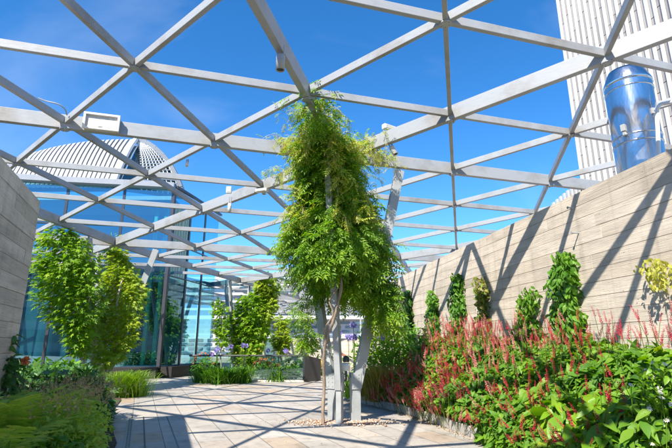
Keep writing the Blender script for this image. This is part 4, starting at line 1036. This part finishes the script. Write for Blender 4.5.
# inside: floor, ceiling edge, curtains, core
m = MB(); m.span(-25, -8.2, 25.5, 25.8, .4, 8.6); pp(m, 'inner_wall', simple('inner_wall', (.05, .13, .15), .6))
m = MB(); m.span(-25, -8.3, 22.6, 25.4, 8.5, 8.7); pp(m, 'ceiling', simple('ceil', (.35, .42, .45), .6))
for z_ in (4.45, ):
    m = MB(); m.span(-25, -8.5, 23.4, 25.4, z_, z_ + .3); pp(m, 'floor_slab', simple('slab_edge', (.30, .36, .38), .6))
M_CURT = simple('curtain', (.62, .68, .70), .8)
for xx, w_ in ((-12.0, .35), (-11.2, .5), (-13.6, 1.0), (-15.5, .8), (-9.9, .14), (-10.6, .2)):
    m = MB(); m.tube([(xx, 22.8, .5), (xx + .1, 22.8, 4.3)], w_ * .5, 10); pp(m, 'blind', M_CURT)
for xa, xb in ((-16.6, -15.2), (-14.9, -13.9), (-13.3, -12.7), (-12.0, -11.6)):
    m = MB(); m.span(xa, xb, 22.9, 23.0, .45, 4.4); pp(m, 'blind', M_CURT)
for xx in (-9.2, -8.7):
    m = MB(); m.span(xx - .08, xx + .08, 23.2, 23.4, .5, 8.5); pp(m, 'inner_post', simple('green_post', (.10, .42, .34), .4))
# vaulted roof: slats rise from the eave, curve over; white rib; lattice hip end
def vault(u, v):
    """u 0..1 along the eave from left to rib, v 0..1 from eave to crest"""
    e0, e1 = at(-30, 186, 22.6), at(114, 186, 23.2); c0, c1 = at(-6, 170, 27.5), at(137, 140.5, 29)
    crest_y = 170 + (140.5 - 170) * (1 - (1 - u) ** 2.4)
    e_ = e0.lerp(e1, u); cc = at(-6 + 143 * u, crest_y, 27.5 + 1.5 * u)
    p = e_.lerp(cc, v); bulge = math.sin(math.pi * v) * .35
    p.z += bulge; return p
M_SLAT = simple('zinc_slat', (.36, .365, .37), .5, 0, var=.1, scale=2)
N = 30
for i in range(N):
    u = i / N; m = MB()
    pts = [vault(u, j / 6) for j in range(7)]
    for j in range(6): m.bar(pts[j], pts[j + 1] + (pts[j + 1] - pts[j]) * .01, .19, .2, (0, -1, .6))
    pp(m, 'roof_slat', M_SLAT)
m = MB(); V = []; F = []
for i in range(21):
    for j in range(7):
        p = vault(i / 20, j / 6) + Vector((0, .35, -.2)); V.append(p)
for i in range(20):
    for j in range(6): F.append((i * 7 + j, (i + 1) * 7 + j, (i + 1) * 7 + j + 1, i * 7 + j + 1))
m.add(V, F); pp(m, 'roof_glazing', simple('roof_glazing', (.17, .22, .26), .4))
m = MB(); pts = [vault(1.0, j / 8) + Vector((0, -.1, .1)) for j in range(9)]
for j in range(8): m.bar(pts[j], pts[j + 1], .24, .2, (0, -1, .6))
pp(m, 'roof_rib', M_WHITE)
# hip end: patch between rib and the outer arc
arc = [(137, 140.5), (146, 143), (155, 148.5), (163, 156), (170, 165), (176, 176), (180.5, 187), (182, 196)]
ribp = [(137, 140.5), (134, 146), (131, 152), (128, 158), (124.5, 165), (121, 172), (117.5, 179), (114, 186)]
def patch(s, t):   # s 0 rib .. 1 arc ; t along
    k = t * 7; i0 = min(int(k), 6); f = k - i0
    r0 = (ribp[i0][0] * (1 - f) + ribp[i0 + 1][0] * f, ribp[i0][1] * (1 - f) + ribp[i0 + 1][1] * f)
    a0 = (arc[i0][0] * (1 - f) + arc[i0 + 1][0] * f, arc[i0][1] * (1 - f) + arc[i0 + 1][1] * f)
    Yr = 29 - 5.8 * t; Ya = 29 + 1.5 * t
    x = r0[0] + (a0[0] - r0[0]) * s; y = r0[1] + (a0[1] - r0[1]) * s
    return at(x, y, Yr + (Ya - Yr) * s)
V = []; F = []
for i in range(9):
    for j in range(15): V.append(patch(i / 8, j / 14) + Vector((0, .3, -.15)))
for i in range(8):
    for j in range(14): F.append((i * 15 + j, (i + 1) * 15 + j, (i + 1) * 15 + j + 1, i * 15 + j + 1))
m = MB(); m.add(V, F); pp(m, 'end_glazing', simple('end_glazing', (.04, .10, .12), .15))
m = MB()
for j in range(1, 22):
    t = j / 22
    for s in range(4): m.bar(patch(.35 + s * .15, t), patch(.35 + (s + 1) * .15, t), .07, .07)
for i in range(0, 8):
    s = .4 + i / 7 * .55
    for j in range(14): m.bar(patch(s, j / 14), patch(s, (j + 1) / 14), .06, .06)
pp(m, 'lattice', M_WHITE)
m = MB()
for j in range(14): m.bar(patch(1, j / 14), patch(1, (j + 1) / 14), .35, .4, (0, -1, 0))
pp(m, 'edge_arch', M_GREY)

GR = {'wall_climber': 'climbing plants on the concrete walls', 'fern': 'ferns at the bottom left', 'agapanthus': 'agapanthus clumps on the terrace', 'grass_tuft': 'ornamental grass clumps',
      'climbing_vine': 'vines on the pergola columns', 'leafy_shrub': 'shrubs in the planting beds', 'spotlight': 'spotlights under the pergola beams', 'junction_box': 'junction boxes on the beams',
      'drain_channel': 'drain lines in the paving', 'concrete_wall': 'board-marked concrete walls', 'flowering_perennial': 'flowering perennials beyond the paving', 'trellis_anchor': 'steel pins in the sunlit wall'}
for o in list(scn.objects):
    b_ = o.name.split('.')[0]
    if o.parent is None and b_ in GR and 'group' not in o: o['group'] = GR[b_]
# ------------------------------------------------------------------ camera, light, world
cam = bpy.data.cameras.new('camera'); co = bpy.data.objects.new('camera', cam); col.objects.link(co)
cam.sensor_width = 36; cam.lens = FPX / 672 * 36; cam.clip_end = 9000; cam.clip_start = .05
co.location = (0, 0, CAMZ); co.rotation_euler = (math.pi / 2 + PIT, 0, 0); scn.camera = co
AZ, EL = R(208), R(46)
sd = bpy.data.lights.new('sun', 'SUN'); so = bpy.data.objects.new('sun', sd); col.objects.link(so)
sd.energy = 4.8; sd.angle = R(.53); sd.color = (1, .925, .81)
S = Vector((math.sin(AZ) * math.cos(EL), math.cos(AZ) * math.cos(EL), math.sin(EL)))
so.rotation_euler = S.to_track_quat('Z', 'Y').to_euler()
w = bpy.data.worlds.new('World'); scn.world = w; w.use_nodes = True; nt = w.node_tree; nt.nodes.clear()
sky = nt.nodes.new('ShaderNodeTexSky'); sky.sky_type = 'NISHITA'; sky.sun_disc = False; sky.sun_elevation = EL; sky.sun_rotation = AZ
sky.altitude = 300; sky.air_density = .8; sky.dust_density = .05; sky.ozone_density = 3.0
bg = nt.nodes.new('ShaderNodeBackground'); bg.inputs[1].default_value = .135; out = nt.nodes.new('ShaderNodeOutputWorld')
hs = nt.nodes.new('ShaderNodeHueSaturation'); hs.inputs['Saturation'].default_value = 1.3; nt.links.new(sky.outputs[0], hs.inputs['Color'])
tc = nt.nodes.new('ShaderNodeTexCoord'); mp = nt.nodes.new('ShaderNodeMapping'); mp.inputs[2].default_value = (.3, .5, .9); mp.inputs[3].default_value = (1.1, 5.5, 2.5); nt.links.new(tc.outputs['Generated'], mp.inputs[0])
nz = nt.nodes.new('ShaderNodeTexNoise'); nz.inputs['Scale'].default_value = 1.3; nz.inputs['Detail'].default_value = 7; nz.inputs['Distortion'].default_value = .7; nt.links.new(mp.outputs[0], nz.inputs['Vector'])
rp_ = nt.nodes.new('ShaderNodeMapRange'); rp_.inputs[1].default_value = .5; rp_.inputs[2].default_value = .85; rp_.inputs[3].default_value = 0; rp_.inputs[4].default_value = .22; nt.links.new(nz.outputs[0], rp_.inputs[0])
mxw = nt.nodes.new('ShaderNodeMix'); mxw.data_type = 'RGBA'; mxw.inputs[7].default_value = (4.2, 4.5, 4.9, 1); nt.links.new(rp_.outputs[0], mxw.inputs[0]); nt.links.new(hs.outputs[0], mxw.inputs[6]); nt.links.new(mxw.outputs[2], bg.inputs[0]); nt.links.new(bg.outputs[0], out.inputs[0])
vs = scn.view_settings; vs.view_transform = 'Standard'; vs.look = 'None'; vs.exposure = 1.15; vs.gamma = 1; vs.use_curve_mapping = False
scn.render.engine = 'CYCLES'; scn.cycles.max_bounces = 8; scn.cycles.transparent_max_bounces = 12; scn.cycles.use_denoising = True
